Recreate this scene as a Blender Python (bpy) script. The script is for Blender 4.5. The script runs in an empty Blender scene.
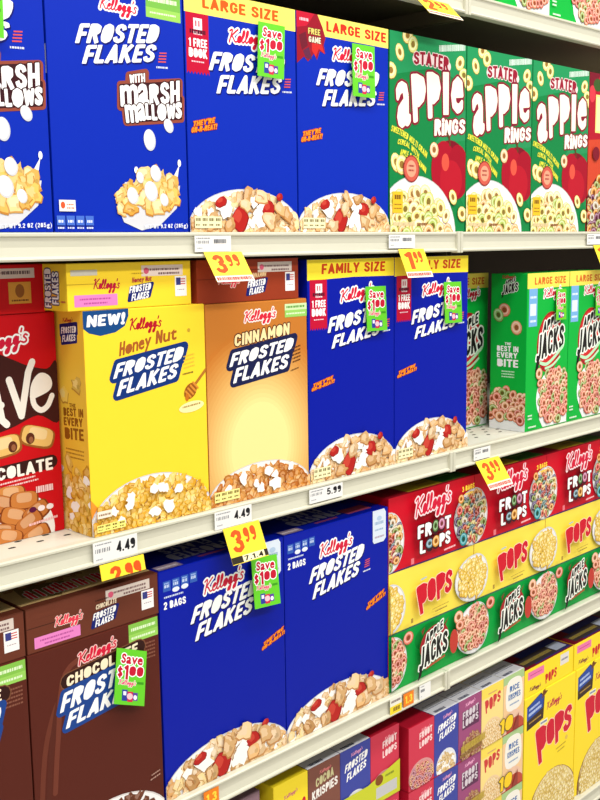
import bpy, bmesh, math, random
from mathutils import Vector, Matrix
from mathutils.geometry import delaunay_2d_cdt
sc = bpy.context.scene
COL = sc.collection
random.seed(7)

# ------------------------------------------------------------------ helpers
def lin(c):
    o = []
    for v in c[:3]:
        v = v / 255.0
        o.append(v / 12.92 if v <= 0.04045 else ((v + 0.055) / 1.055) ** 2.4)
    return (o[0], o[1], o[2], 1.0)

def material(name, rgb, rough=0.5, spec=0.5, noise=0.0, scale=40, bump=0.0, metal=0.0):
    m = bpy.data.materials.new(name); m.use_nodes = True
    nt = m.node_tree; b = nt.nodes['Principled BSDF']
    b.inputs['Base Color'].default_value = lin(rgb)
    b.inputs['Roughness'].default_value = rough
    b.inputs['Specular IOR Level'].default_value = spec
    b.inputs['Metallic'].default_value = metal
    if noise or bump:
        tc = nt.nodes.new('ShaderNodeTexCoord'); n = nt.nodes.new('ShaderNodeTexNoise')
        n.inputs['Scale'].default_value = scale; n.inputs['Detail'].default_value = 5
        nt.links.new(tc.outputs['Object'], n.inputs['Vector'])
        if noise:
            mx = nt.nodes.new('ShaderNodeMix'); mx.data_type = 'RGBA'; mx.blend_type = 'MULTIPLY'
            mr = nt.nodes.new('ShaderNodeMapRange')
            mr.inputs['To Min'].default_value = 1 - noise; mr.inputs['To Max'].default_value = 1.0
            nt.links.new(n.outputs['Fac'], mr.inputs['Value'])
            mx.inputs[0].default_value = 1.0
            mx.inputs[6].default_value = lin(rgb)
            nt.links.new(mr.outputs['Result'], mx.inputs[7])
            nt.links.new(mx.outputs[2], b.inputs['Base Color'])
        if bump:
            bp = nt.nodes.new('ShaderNodeBump'); bp.inputs['Strength'].default_value = bump
            bp.inputs['Distance'].default_value = 0.001
            nt.links.new(n.outputs['Fac'], bp.inputs['Height'])
            nt.links.new(bp.outputs['Normal'], b.inputs['Normal'])
    return m

# printed cardboard: colour comes from the printed design (a colour attribute), thin gloss varnish
def print_material(name, rough):
    m = bpy.data.materials.new(name); m.use_nodes = True
    nt = m.node_tree; b = nt.nodes['Principled BSDF']
    a = nt.nodes.new('ShaderNodeVertexColor'); a.layer_name = 'Col'
    nt.links.new(a.outputs['Color'], b.inputs['Base Color'])
    b.inputs['Roughness'].default_value = rough
    b.inputs['Specular IOR Level'].default_value = 0.14
    return m
PRINT = print_material('printed_card', 0.42)
PAPER = print_material('printed_paper', 0.6)
CREAM = material('cream_enamel', (210, 208, 189), 0.38, 0.5, 0.05, 30)
DECK = material('cream_enamel_deck', (214, 214, 200), 0.42, 0.5, 0.05, 20)
DARK = material('shade_toned_steel', (112, 98, 72), 0.6, 0.3, 0.1, 14)  # under-shelf shade put into the steel's colour; also on brackets and baseboard
BACK = material('dark_back_panel', (58, 46, 36), 0.7, 0.2, 0.15, 20)
HOLE = material('punched_slot', (40, 38, 32), 0.8, 0.1)
FLOOR = material('vinyl_floor', (205, 200, 190), 0.35, 0.5, 0.08, 6)
CEIL = material('ceiling_tile', (235, 235, 230), 0.9, 0.2, 0.06, 30)

def link(o, parent=None):
    COL.objects.link(o)
    if parent is not None: o.parent = parent
    return o

def empty(name, loc=(0, 0, 0)):
    o = bpy.data.objects.new(name, None); o.empty_display_size = 0.02
    o.location = loc
    return link(o)

def tag(o, label, cat, group=None):
    o['label'] = label; o['category'] = cat
    if group: o['group'] = group
    return o

def mesh_obj(name, verts, faces, mat, parent=None, smooth=False):
    me = bpy.data.meshes.new(name); me.from_pydata(verts, [], faces); me.update()
    if mat: me.materials.append(mat)
    o = bpy.data.objects.new(name, me)
    return link(o, parent)

def box_obj(name, lo, hi, mat, parent=None, bevel=0.0, seg=2):
    bm = bmesh.new(); bmesh.ops.create_cube(bm, size=1)
    for v in bm.verts:
        v.co = Vector([(lo[i] + hi[i]) / 2 + v.co[i] * (hi[i] - lo[i]) for i in range(3)])
    if bevel: bmesh.ops.bevel(bm, geom=bm.edges[:], offset=bevel, segments=seg, profile=0.6, affect='EDGES')
    me = bpy.data.meshes.new(name); bm.to_mesh(me); bm.free()
    me.materials.append(mat)
    return link(bpy.data.objects.new(name, me), parent)

_cm = {}
def card_mat(rgb):
    k = tuple(rgb)
    if k not in _cm: _cm[k] = material('card_%d' % (len(_cm) + 1), rgb, 0.42, 0.14, 0.03, 25)
    return _cm[k]

# ------------------------------------------------------------------ glyphs
_G = {}
def glyph(ch):
    if ch in _G: return _G[ch]
    cu = bpy.data.curves.new('g', 'FONT'); cu.body = ch; cu.resolution_u = 2
    ob = bpy.data.objects.new('g', cu)
    me = bpy.data.meshes.new_from_object(ob)
    bm = bmesh.new(); bm.from_mesh(me)
    bmesh.ops.remove_doubles(bm, verts=bm.verts, dist=1e-5)
    bmesh.ops.triangulate(bm, faces=bm.faces)
    bm.verts.index_update()
    vs = [(v.co.x, v.co.y) for v in bm.verts]
    tr = [[v.index for v in f.verts] for f in bm.faces]
    ed = [(e.verts[0].index, e.verts[1].index) for e in bm.edges if len(e.link_faces) == 1]
    bm.free(); bpy.data.meshes.remove(me); bpy.data.objects.remove(ob); bpy.data.curves.remove(cu)
    _G[ch] = (vs, tr, ed)
    return _G[ch]
_cap = max(y for x, y in glyph('H')[0]); del _G['H']

# condensed bold capitals and digits, drawn as pen strokes
_l, _r, _b, _t = .09, .47, .085, .915
_O = [(.28, _t), (.42, .84), (_r, .66), (_r, .34), (.42, .16), (.28, _b), (.14, .16), (_l, .34), (_l, .66), (.14, .84), (.28, _t)]
_C = [(.46, .66), (.42, .82), (.28, _t), (.14, .84), (_l, .66), (_l, .34), (.14, .16), (.28, _b), (.42, .18), (.46, .34)]
_S = [(.46, .70), (.41, .85), (.27, _t), (.14, .86), (.1, .72), (.15, .60), (.40, .43), (.46, .29), (.42, .15), (.27, _b), (.13, .15), (.08, .30)]
PENF = {
 'A': [[(.06, 0), (.28, .94), (.50, 0)], [(.15, .27), (.41, .27)]],
 'B': [[(_l, _b), (_l, _t), (.30, _t), (.43, .82), (.43, .64), (.30, .52), (_l, .52)], [(.30, .52), (.46, .40), (.46, .2), (.32, _b), (_l, _b)]],
 'C': [_C], 'D': [[(_l, _b), (_l, _t), (.26, _t), (.42, .82), (_r, .62), (_r, .38), (.42, .18), (.26, _b), (_l, _b)]],
 'E': [[(.46, _t), (_l, _t), (_l, _b), (.46, _b)], [(_l, .5), (.41, .5)]], 'F': [[(.46, _t), (_l, _t), (_l, 0)], [(_l, .48), (.41, .48)]],
 'G': [_C + [(.46, .46), (.29, .46)]], 'H': [[(_l, 0), (_l, 1)], [(_r, 0), (_r, 1)], [(_l, .5), (_r, .5)]], 'I': [[(_l, 0), (_l, 1)]],
 'J': [[(.42, 1), (.42, .26), (.35, .11), (.22, _b), (.04, .13)]], 'K': [[(_l, 0), (_l, 1)], [(.46, 1), (.12, .45)], [(.19, .56), (.50, 0)]],
 'L': [[(_l, 1), (_l, _b), (.44, _b)]], 'M': [[(_l, 0), (_l, .93), (.33, .28), (.57, .93), (.57, 0)]], 'N': [[(_l, 0), (_l, .95), (_r, .05), (_r, 1)]],
 'O': [_O], 'P': [[(_l, 0), (_l, _t), (.30, _t), (.45, .82), (.45, .58), (.30, .44), (_l, .44)]], 'Q': [_O, [(.32, .25), (.50, 0)]],
 'R': [[(_l, 0), (_l, _t), (.30, _t), (.45, .82), (.45, .60), (.30, .46), (_l, .46)], [(.28, .46), (.49, 0)]],
 'S': [_S], 'T': [[(0, _t), (.52, _t)], [(.26, _t), (.26, 0)]], 'U': [[(_l, 1), (_l, .30), (.14, .14), (.28, _b), (.42, .14), (_r, .30), (_r, 1)]],
 'V': [[(.05, 1), (.27, .07), (.49, 1)]], 'W': [[(.05, 1), (.19, .07), (.35, .85), (.51, .07), (.65, 1)]], 'X': [[(.05, 1), (.49, 0)], [(.49, 1), (.05, 0)]],
 'Y': [[(.04, 1), (.26, .46), (.48, 1)], [(.26, .46), (.26, 0)]], 'Z': [[(.05, _t), (.45, _t), (.08, _b), (.47, _b)]],
 '0': [_O], '1': [[(.02, .76), (.22, .91), (.22, 0)]], '2': [[(.08, .68), (.13, .85), (.27, _t), (.41, .84), (.44, .66), (.1, _b), (.47, _b)]],
 '3': [[(.08, .74), (.15, .87), (.27, _t), (.41, .84), (.42, .64), (.25, .52)], [(.25, .52), (.44, .40), (.46, .2), (.30, _b), (.14, .13), (.07, .26)]],
 '4': [[(.37, 0), (.37, .94), (.05, .26), (.51, .26)]], '5': [[(.44, _t), (.13, _t), (.1, .50), (.27, .58), (.42, .48), (.46, .28), (.40, .14), (.26, _b), (.12, .13), (.07, .26)]],
 '6': [[(.43, .84), (.28, _t), (.14, .80), (_l, .50), (_l, .30), (.15, .13), (.28, _b), (.42, .14), (.46, .30), (.41, .47), (.28, .54), (.10, .44)]],
 '7': [[(.05, _t), (.46, _t), (.20, 0)]], '8': [[(.28, .52), (.13, .64), (.13, .82), (.28, _t), (.43, .82), (.43, .64), (.28, .52), (_l, .38), (_l, .2), (.28, _b), (_r, .2), (_r, .38), (.28, .52)]],
 '9': [[(.13, .16), (.28, _b), (.42, .2), (_r, .50), (_r, .70), (.41, .87), (.28, _t), (.14, .86), (.1, .70), (.15, .53), (.28, .46), (.46, .56)]],
 '$': [[(.46, .70), (.41, .82), (.27, .86), (.14, .80), (.1, .70), (.15, .60), (.40, .43), (.46, .31), (.42, .2), (.27, .14), (.13, .2), (.08, .32)], [(.27, -.06), (.27, 1.06)]],
}
PENW = .088
def pen_glyph(ch):
    V, F = [], []
    def add(p):
        a = sum(p[i - 1][0] * p[i][1] - p[i][0] * p[i - 1][1] for i in range(len(p)))
        if a < 0: p = p[::-1]
        F.append(list(range(len(V), len(V) + len(p)))); V.extend(Vector(q) for q in p)
    for st in PENF[ch]:
        for i in range(len(st) - 1):
            (ax, ay), (bx, by) = st[i], st[i + 1]
            L = math.hypot(bx - ax, by - ay); nx, ny = -(by - ay) / L * PENW, (bx - ax) / L * PENW
            add([(ax + nx, ay + ny), (ax - nx, ay - ny), (bx - nx, by - ny), (bx + nx, by + ny)])
        for i, (x, y) in enumerate(st):
            if 0 < i < len(st) - 1 or st[0] == st[-1]: add([(x + PENW * math.cos(.5236 * k + .26), y + PENW * math.sin(.5236 * k + .26)) for k in range(12)])
    ov, oe, of, a, b, c = delaunay_2d_cdt(V, [], F, 1, 1e-5)
    ec = {}
    for f in of:
        for i in range(len(f)):
            e = tuple(sorted((f[i - 1], f[i]))); ec[e] = ec.get(e, 0) + 1
    return [(v.x, v.y) for v in ov], [list(f) for f in of], [e for e, n in ec.items() if n == 1]
def glyph_n(ch):
    if ch in PENF:
        if ch not in _G: _G[ch] = pen_glyph(ch)
        vs, tr, ed = _G[ch]
        x0 = min(x for x, y in vs); vs = [(x - x0, y) for x, y in vs]
        return vs, tr, ed, max(x for x, y in vs)
    vs, tr, ed = glyph(ch)
    if not vs: return [], [], [], 0.34
    x0 = min(x for x, y in vs)
    vs = [((x - x0) / _cap, y / _cap) for x, y in vs]
    return vs, tr, ed, max(x for x, y in vs)

def layout(s, track):
    x = 0; out = []
    for ch in s:
        if ch == ' ':
            x += 0.34; continue
        vs, tr, ed, w = glyph_n(ch)
        out.append((x, w, vs, tr, ed, ch in PENF)); x += w + track
    return out, max(x - track, 1e-3)

def clip(pts, W, H):
    for ax, lim, sgn in ((0, 0.0, 1), (0, W, -1), (1, 0.0, 1), (1, H, -1)):
        if not pts: return pts
        o = []
        for i in range(len(pts)):
            a, b = pts[i - 1], pts[i]
            da, db = sgn * (a[ax] - lim), sgn * (b[ax] - lim)
            if (da >= 0) != (db >= 0):
                t = da / (da - db)
                o.append((a[0] + t * (b[0] - a[0]), a[1] + t * (b[1] - a[1])))
            if db >= 0: o.append(b)
        pts = o
    return pts

STEP = 6e-6
class Art:
    """flat printed design on one face of a carton; coordinates in millimetres from its lower left corner"""
    def __init__(self, W, H, mapf, base=0.00015):
        self.W, self.H, self.mapf, self.base = W, H, mapf, base
        self.n = 0; self.b = {}; self.cur = None; self.order = []; self.col = None
    def part(self, name, own=None):
        k = (name, own)
        if k not in self.b: self.b[k] = ([], [], []); self.order.append(k)
        self.cur = self.b[k]
        return self
    def nl(self): self.n += 1
    def raw(self, pts, col):
        if self.col is not None:
            self.col.append(pts); return
        W, H = self.W, self.H
        for p in pts:
            if p[0] < 0 or p[1] < 0 or p[0] > W or p[1] > H:
                pts = clip(list(pts), W, H); break
        if len(pts) < 3: return
        a = 0
        for i in range(len(pts)):
            a += pts[i - 1][0] * pts[i][1] - pts[i][0] * pts[i - 1][1]
        if abs(a) < 1e-6: return
        if a < 0: pts = pts[::-1]
        V, F, C = self.cur; k = len(V); off = self.base + STEP * self.n
        for p in pts: V.append(self.mapf(p[0] / 1000, p[1] / 1000, off))
        F.append(list(range(k, k + len(pts)))); C.append(lin(col))
    def begin(self): self.col = []
    def merge(self, col):
        """one flat printed shape out of the overlapping pieces collected since begin()"""
        P, self.col = self.col, None
        if not P: return
        V, Fc = [], []
        for p in P:
            a = sum(p[i - 1][0] * p[i][1] - p[i][0] * p[i - 1][1] for i in range(len(p)))
            if abs(a) < 1e-7: continue
            if a < 0: p = p[::-1]
            Fc.append(list(range(len(V), len(V) + len(p)))); V += [Vector((q[0], q[1])) for q in p]
        self.nl()
        if not V: return
        ov, oe, of, a1, a2, a3 = delaunay_2d_cdt(V, [], Fc, 1, 1e-4)
        for f in of: self.raw([(ov[i].x, ov[i].y) for i in f], col)
    def poly(self, pts, col): self.nl(); self.raw(pts, col)
    def rect(self, x0, y0, x1, y1, col): self.poly([(x0, y0), (x1, y0), (x1, y1), (x0, y1)], col)
    def ellipse(self, cx, cy, rx, ry, col, rot=0, n=28, nl=True):
        if nl: self.nl()
        c, s = math.cos(rot), math.sin(rot)
        p = []
        for i in range(n):
            t = 2 * math.pi * i / n; x, y = rx * math.cos(t), ry * math.sin(t)
            p.append((cx + c * x - s * y, cy + s * x + c * y))
        self.raw(p, col)
    def ring(self, cx, cy, rx, ry, col, hole=0.42, rot=0, n=14):
        self.nl(); c, s = math.cos(rot), math.sin(rot)
        def P(t, k):
            x, y = rx * k * math.cos(t), ry * k * math.sin(t)
            return (cx + c * x - s * y, cy + s * x + c * y)
        for i in range(n):
            a, b = 2 * math.pi * i / n, 2 * math.pi * (i + 1) / n
            self.raw([P(a, hole), P(a, 1), P(b, 1), P(b, hole)], col)
    def disc(self, x, y, r, col, n=8):
        self.raw([(x + r * math.cos(6.2832 * i / n), y + r * math.sin(6.2832 * i / n)) for i in range(n)], col)
    def seg(self, a, b, w, col):
        dx, dy = b[0] - a[0], b[1] - a[1]; L = math.hypot(dx, dy)
        if L < 1e-6: return
        nx, ny = -dy / L * w, dx / L * w
        self.raw([(a[0] + nx, a[1] + ny), (a[0] - nx, a[1] - ny), (b[0] - nx, b[1] - ny), (b[0] + nx, b[1] + ny)], col)
    def stroke(self, pts, w, col, closed=False, nl=True):
        own = self.col is None
        if own: self.begin()
        m = len(pts)
        for i in range(m if closed else m - 1): self.seg(pts[i], pts[(i + 1) % m], w, col)
        for p in pts: self.disc(p[0], p[1], w, col, 10)
        if own: self.merge(col)
    def text(self, s, BL, BR, TL, col, bold=0.0, outs=(), TR=None, arc=0.0, track=0.1, jig=0.0, shadow=None, uni=False):
        outs = [(a * 0.85, b) for a, b in outs]
        gl, wid = layout(s, track)
        hx0, hy0 = TL[0] - BL[0], TL[1] - BL[1]
        if TR is None: hx1, hy1 = hx0, hy0
        else: hx1, hy1 = TR[0] - BR[0], TR[1] - BR[1]
        rnd = random.Random(len(s) * 31 + ord(s[0]))
        G = []
        for k, (x, w, vs, tr, ed, pen) in enumerate(gl):
            dy = (rnd.random() - 0.5) * jig; rt = (rnd.random() - 0.5) * jig * 0.7
            cr, sr = math.cos(rt), math.sin(rt)
            q = []
            y0, y1 = (min(v[1] for v in vs), max(v[1] for v in vs)) if uni else (0, 1)
            for vx, vy in vs:
                vy = (vy - y0) / (y1 - y0)
                ux, uy = vx - w / 2, vy - 0.5
                X, Y = x + w / 2 + cr * ux - sr * uy, 0.5 + sr * ux + cr * uy + dy
                t = X / wid
                px = BL[0] + t * (BR[0] - BL[0]) + Y * (hx0 + t * (hx1 - hx0))
                py = BL[1] + t * (BR[1] - BL[1]) + Y * (hy0 + t * (hy1 - hy0)) + arc * 4 * t * (1 - t)
                q.append((px, py))
            G.append((q, tr, ed, pen))
        def grown(w0, c, d=(0, 0)):
            for q, tr, ed, pen in G:
                w = w0 + bold * (0.22 if pen else 0.6)
                q = [(p[0] + d[0], p[1] + d[1]) for p in q]
                if w < 0.05:
                    self.nl()
                    for t in tr: self.raw([q[i] for i in t], c)
                    continue
                self.begin()
                for t in tr: self.raw([q[i] for i in t], c)
                for a, b in ed: self.seg(q[a], q[b], w, c)
                if w > 0.5:
                    nb = {}
                    for a, b in ed: nb.setdefault(a, []).append(b); nb.setdefault(b, []).append(a)
                    for i in sorted(nb):
                        if len(nb[i]) == 2:
                            j, k = nb[i]
                            ax, ay, bx, by = q[i][0] - q[j][0], q[i][1] - q[j][1], q[k][0] - q[i][0], q[k][1] - q[i][1]
                            if ax * bx + ay * by > 0.95 * math.hypot(ax, ay) * math.hypot(bx, by): continue
                        self.disc(q[i][0], q[i][1], w, c, 8)
                self.merge(c)
        if shadow: grown(shadow[2], shadow[3], (shadow[0], shadow[1]))
        for w, c in outs: grown(w, c)
        grown(0, col)
    # hand-drawn brand script, drawn with pen strokes
    def script(self, BL, BR, h, col, outs=(), pen=1.0):
        out = SCRIPT; h *= 0.8; outs = [(a * 1.05, b) for a, b in outs]; pen *= 0.72
        BL = (BL[0], BL[1] + h * .1); BR = (BR[0], BR[1] + h * .1)
        dx, dy = BR[0] - BL[0], BR[1] - BL[1]; L = 7.35
        k = math.hypot(dx, dy) / L; ux, uy = dx / L, dy / L
        def mp(p):
            x, y = p; x = x + 0.22 * y
            return (BL[0] + ux * x - (uy / max(k, 1e-6)) * y * h / 2, BL[1] + uy * x + (ux / max(k, 1e-6)) * y * h / 2)
        S = [([mp(p) for p in st], cl) for st, cl in out]
        w0 = 0.13 * k * 1.25 * pen
        for w, c in list(outs) + [(0, col)]:
            self.begin()
            for p, cl in S: self.stroke(p, w0 + w, c, cl)
            self.merge(c)
    # tiny print too small to read: broken hairlines
    def fine(self, x0, y, x1, h, col, slope=0.0, seed=1):
        r = random.Random(seed); self.nl(); x = x0
        while x < x1:
            w = r.uniform(1.2, 3.4); e = min(x + w, x1)
            ya, yb = y + (x - x0) * slope, y + (e - x0) * slope
            self.raw([(x, ya), (e, yb), (e, yb + h), (x, ya + h)], col); x = e + r.uniform(0.5, 1.0)
    # cereal artwork
    def flake(self, x, y, r, base, rnd, rot=None):
        n = 12; a0 = rnd.random() * 6.28; asp = rnd.uniform(0.55, 0.95)
        rad = [r * rnd.choice((rnd.uniform(0.6, 0.9), rnd.uniform(0.9, 1.22))) for _ in range(n)]
        c, s = math.cos(a0), math.sin(a0)
        def blob(k, ox, oy):
            p = []
            for i in range(n):
                t = 6.2832 * i / n; bx, by = rad[i] * k * math.cos(t), rad[i] * k * asp * math.sin(t)
                p.append((x + ox + c * bx - s * by, y + oy + s * bx + c * by))
            return p
        f = rnd.uniform(0.9, 1.07)
        cl = lambda m: tuple(max(0, min(255, v * m * f)) for v in base)
        dk = tuple(max(0, v * w) for v, w in zip(base, (0.82, 0.70, 0.56)))
        hi = tuple(min(255, v + (255 - v) * 0.24) for v in base)
        self.poly(blob(1.06, 0, -0.05 * r), dk); self.poly(blob(0.95, 0.02 * r, 0.05 * r), cl(1.0))
        k = rnd.random()
        self.poly(blob(0.55, -0.18 * r, 0.16 * r), hi)
        if k < 0.6: self.poly(blob(0.3, 0.3 * r, -0.12 * r), cl(0.9))
        if k < 0.35:
            self.nl(); self.seg((x - .5 * r * c, y - .5 * r * s), (x + .1 * r, y + .12 * r), .05 * r, dk); self.seg((x + .1 * r, y + .12 * r), (x + .5 * r * c, y + .45 * r * s), .05 * r, dk)
    def loop(self, x, y, r, base, rnd):
        a = rnd.random() * 3.14; e = rnd.uniform(0.72, 1.0)
        dk = tuple(v * w for v, w in zip(base, (0.62, 0.5, 0.36)))
        hi = tuple(min(255, v + (255 - v) * 0.45) for v in base)
        self.ellipse(x, y, r * 1.06, r * e * 1.06, dk, a, 12)
        self.ring(x, y + 0.04 * r, r, r * e, base, 0.40, a, 12)
        self.ring(x - 0.05 * r, y + 0.1 * r, r * 0.8, r * e * 0.8, hi, 0.72, a, 10)
    def puff(self, x, y, r, base, rnd):
        a = rnd.random() * 3.14; e = rnd.uniform(0.66, 0.9)
        dk = tuple(v * w for v, w in zip(base, (0.80, 0.70, 0.52)))
        hi = tuple(min(255, v + (255 - v) * 0.5) for v in base)
        self.ellipse(x, y, r * 1.05, r * e * 1.05, dk, a, 10)
        self.ellipse(x, y + 0.08 * r, r * 0.92, r * e * 0.9, base, a, 10)
        self.ellipse(x - 0.15 * r, y + 0.25 * r, r * 0.4, r * e * 0.35, hi, a, 8)
    def pillow(self, x, y, rx, ry, base, a):
        c, s = math.cos(a), math.sin(a)
        def q(k, oy):
            P = []
            for i in range(20):
                t = 6.2832 * i / 20
                X = math.copysign(abs(math.cos(t)) ** 0.55, math.cos(t)) * rx * k
                Y = math.copysign(abs(math.sin(t)) ** 0.55, math.sin(t)) * ry * k
                P.append((x + c * X - s * (Y + oy), y + s * X + c * (Y + oy)))
            return P
        dk = tuple(v * w for v, w in zip(base, (0.66, 0.5, 0.36))); hi = tuple(min(255, v + (255 - v) * 0.3) for v in base)
        self.poly(q(1.06, -0.05 * ry), dk); self.poly(q(0.94, 0.04 * ry), base); self.poly(q(0.55, 0.3 * ry), hi)
    def splash(self, x, y, r, rnd, col=(250, 248, 244)):
        n = 11; a0 = rnd.random() * 6.28
        self.poly([(x + r * rnd.uniform(0.55, 1.2) * math.cos(a0 + 6.2832 * i / n), y + r * rnd.uniform(0.55, 1.2) * math.sin(a0 + 6.2832 * i / n)) for i in range(n)], col)
    def fillbowl(self, inside, x0, y0, x1, y1, r, kind, cols, seed, dens=1.0):
        """cereal pieces over a region, rows from the back of the bowl to the front"""
        rnd = random.Random(seed); y = y1; row = 0
        dy = r * 0.95 / dens
        while y > y0 - r:
            x = x0 + (row % 2) * r * 0.7
            while x < x1 + r:
                px, py = x + rnd.uniform(-0.4, 0.4) * r, y + rnd.uniform(-0.4, 0.4) * r
                if inside(px, py):
                    c = rnd.choice(cols)
                    rr = r * rnd.uniform(0.85, 1.2)
                    if c == 'milk': self.splash(px, py, rr * 0.9, rnd)
                    elif kind == 'flake': self.flake(px, py, rr, c, rnd)
                    elif kind == 'loop': self.loop(px, py, rr, c, rnd)
                    else: self.puff(px, py, rr, c, rnd)
                x += r * 1.35 / dens
            y -= dy; row += 1
    def finish(self, parent, mat=None, rename=None):
        for key in self.order:
            name = key[0]; V, F, C = self.b[key]
            if not F: continue
            me = bpy.data.meshes.new(name); me.from_pydata(V, [], F)
            at = me.color_attributes.new('Col', 'FLOAT_COLOR', 'CORNER')
            buf = []
            for f, c in zip(F, C): buf.extend(c * len(f))
            at.data.foreach_set('color', buf)
            me.update(); me.materials.append(mat or PRINT)
            o = link(bpy.data.objects.new(name, me), parent)

def catmull(P, closed=False, k=5):
    n = len(P); o = []
    for i in range(n if closed else n - 1):
        g = (lambda j: P[j % n]) if closed else (lambda j: P[max(0, min(n - 1, j))])
        a, b, c, d = g(i - 1), g(i), g(i + 1), g(i + 2)
        for s in range(k):
            t = s / k
            o.append(tuple(0.5 * ((2 * b[m]) + (c[m] - a[m]) * t + (2 * a[m] - 5 * b[m] + 4 * c[m] - d[m]) * t * t + (3 * b[m] - a[m] - 3 * c[m] + d[m]) * t ** 3) for m in (0, 1)))
    if not closed: o.append(P[-1])
    return o
def _script():
    S = []
    S.append((catmull([(-0.15, 1.75), (0.2, 2.0), (0.28, 1.7), (0.08, 0.6), (0.0, 0.0)]), False))
    S.append((catmull([(1.25, 2.0), (0.95, 1.75), (0.3, 1.0), (0.55, 0.75), (1.0, 0.1), (1.35, 0.15)]), False))
    S.append((catmull([(1.4, 0.5), (1.8, 0.6), (1.95, 0.9), (1.7, 1.02), (1.45, 0.7), (1.45, 0.25), (1.7, 0.0), (2.1, 0.25)]), False))
    for d in (0, 0.66):
        S.append((catmull([(2.1 + d, 0.25), (2.5 + d, 1.2), (2.5 + d, 1.85), (2.25 + d, 1.7), (2.2 + d, 0.4), (2.4 + d, 0.0), (2.72 + d, 0.25)]), False))
    S.append((catmull([(3.85, 1.0), (3.5, 0.7), (3.5, 0.2), (3.8, 0.0), (4.15, 0.35), (4.1, 0.85)], True), True))
    for d in (0, 1.0):
        S.append((catmull([(4.95 + d, 0.9), (4.65 + d, 1.0), (4.4 + d, 0.6), (4.5 + d, 0.1), (4.85 + d, 0.15), (5.02 + d, 0.9), (4.95 + d, 0.0), (4.75 + d, -0.8), (4.4 + d, -0.85), (4.5 + d, -0.4), (5.3 + d, 0.25)]), False))
    S.append(([(6.45, 1.9), (6.35, 1.5)], False))
    S.append((catmull([(7.2, 0.85), (6.95, 1.02), (6.75, 0.75), (7.05, 0.45), (7.1, 0.1), (6.8, -0.02), (6.5, 0.15)]), False))
    return S
SCRIPT = _script()

# ------------------------------------------------------------------ cartons
WHITE = (250, 250, 250); BLUE = (4, 42, 178); NAVY = (22, 34, 110); RED = (208, 24, 58); YEL = (252, 226, 60)
FACE = {
    'front': lambda W, D, H: (lambda u, v, o: (u - W / 2, -D / 2 - o, v)),
    'left': lambda W, D, H: (lambda u, v, o: (-W / 2 - o, D / 2 - u, v)),
    'right': lambda W, D, H: (lambda u, v, o: (W / 2 + o, -D / 2 + u, v)),
    'top': lambda W, D, H: (lambda u, v, o: (u - W / 2, -D / 2 + v, H + o)),
}
def carton(name, X0, Y0, Z0, W, D, H, color, flap=True):
    """X0 = left edge, Y0 = front plane, Z0 = what it stands on (metres)"""
    r = empty(name, (X0 + W / 2, Y0 + D / 2, Z0))
    box_obj('carton', (-W / 2, -D / 2, 0), (W / 2, D / 2, H - (0.0006 if flap else 0)), card_mat(color), r, 0.0009)
    if flap: box_obj('top_flap', (-W / 2 + 0.001, -D / 2 + 0.001, H - 0.0006), (W / 2 - 0.001, D / 2 - D * 0.28, H), card_mat(color), r)
    return r
def art(W, D, H, face):
    w, h = {'front': (W, H), 'left': (D, H), 'right': (D, H), 'top': (W, D)}[face]
    return Art(w * 1000, h * 1000, FACE[face](W, D, H), 0.0003 if face == 'top' else 0.00012)

def copy_thing(root, loc, label):
    c = root.copy(); COL.objects.link(c); c.location = loc; c['label'] = label
    for ch in root.children:
        d = ch.copy(); COL.objects.link(d); d.parent = c
        for g in ch.children:
            e = g.copy(); COL.objects.link(e); e.parent = d
    return c

def coupon(root, W, D, H, quad, lift=0.006):
    """paper discount sticker, its lower edge standing off the carton; quad = TL,TR,BR,BL in mm on the front"""
    TL, TR, BR, BL = [Vector((q[0] / 1000, q[1] / 1000)) for q in quad]
    cc = (TL + TR + BR + BL) / 4; wv = (TR - TL + BR - BL) / 4; hv = (TL - BL + TR - BR) / 4
    TL, TR, BR, BL = cc - wv + hv, cc + wv + hv, cc + wv - hv, cc - wv - hv
    def mp(u, v, o):
        s, t = u / 0.05, v / 0.07
        p = (BL * (1 - s) + BR * s) * (1 - t) + (TL * (1 - s) + TR * s) * t
        return (p.x - W / 2, -D / 2 - 0.0035 - lift * (1 - t) - o, p.y)
    vs, fs = [], []
    for o in (0, 0.0003):
        for u, v in ((0, 0), (0.05, 0), (0.05, 0.07), (0, 0.07)): vs.append(mp(u, v, o))
    fs = [[0, 3, 2, 1], [4, 5, 6, 7], [0, 1, 5, 4], [1, 2, 6, 5], [2, 3, 7, 6], [3, 0, 4, 7]]
    c = mesh_obj('coupon_sticker', vs, fs, card_mat((96, 196, 40)), root)
    c['label'] = 'green paper discount coupon stuck on the front'
    A = Art(50, 70, mp, 0.00045).part('coupon_print')
    A.rect(0, 0, 50, 70, (100, 200, 44))
    A.text('Save', (8, 52), (43, 52), (9.5, 64), (190, 22, 50), 1.0, [(1.6, WHITE)])
    A.text('$', (3, 34), (11, 34), (3.5, 47), (190, 22, 50), 0.8, [(1.5, WHITE)])
    A.text('1', (13, 31), (20, 31), (14, 50), (190, 22, 50), 1.4, [(1.6, WHITE)])
    A.text('00', (22, 37), (45, 37), (23, 49), (190, 22, 50), 1.1, [(1.5, WHITE)])
    A.script((6, 25), (34, 25), 7, (225, 90, 130), [(0.7, (210, 235, 190))])
    A.rect(12, 5, 21, 19, (46, 60, 150)); A.rect(21, 4, 30, 17, (200, 40, 70)); A.rect(30, 6, 38, 16, (90, 60, 150))
    A.ellipse(25, 11, 5, 4, (240, 190, 200)); A.rect(14, 12, 19, 17, (230, 230, 245)); A.ellipse(34, 10, 3, 3, (240, 240, 250))
    A.rect(36, 27, 47, 30, (60, 150, 30))
    A.finish(c, PAPER)

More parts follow.
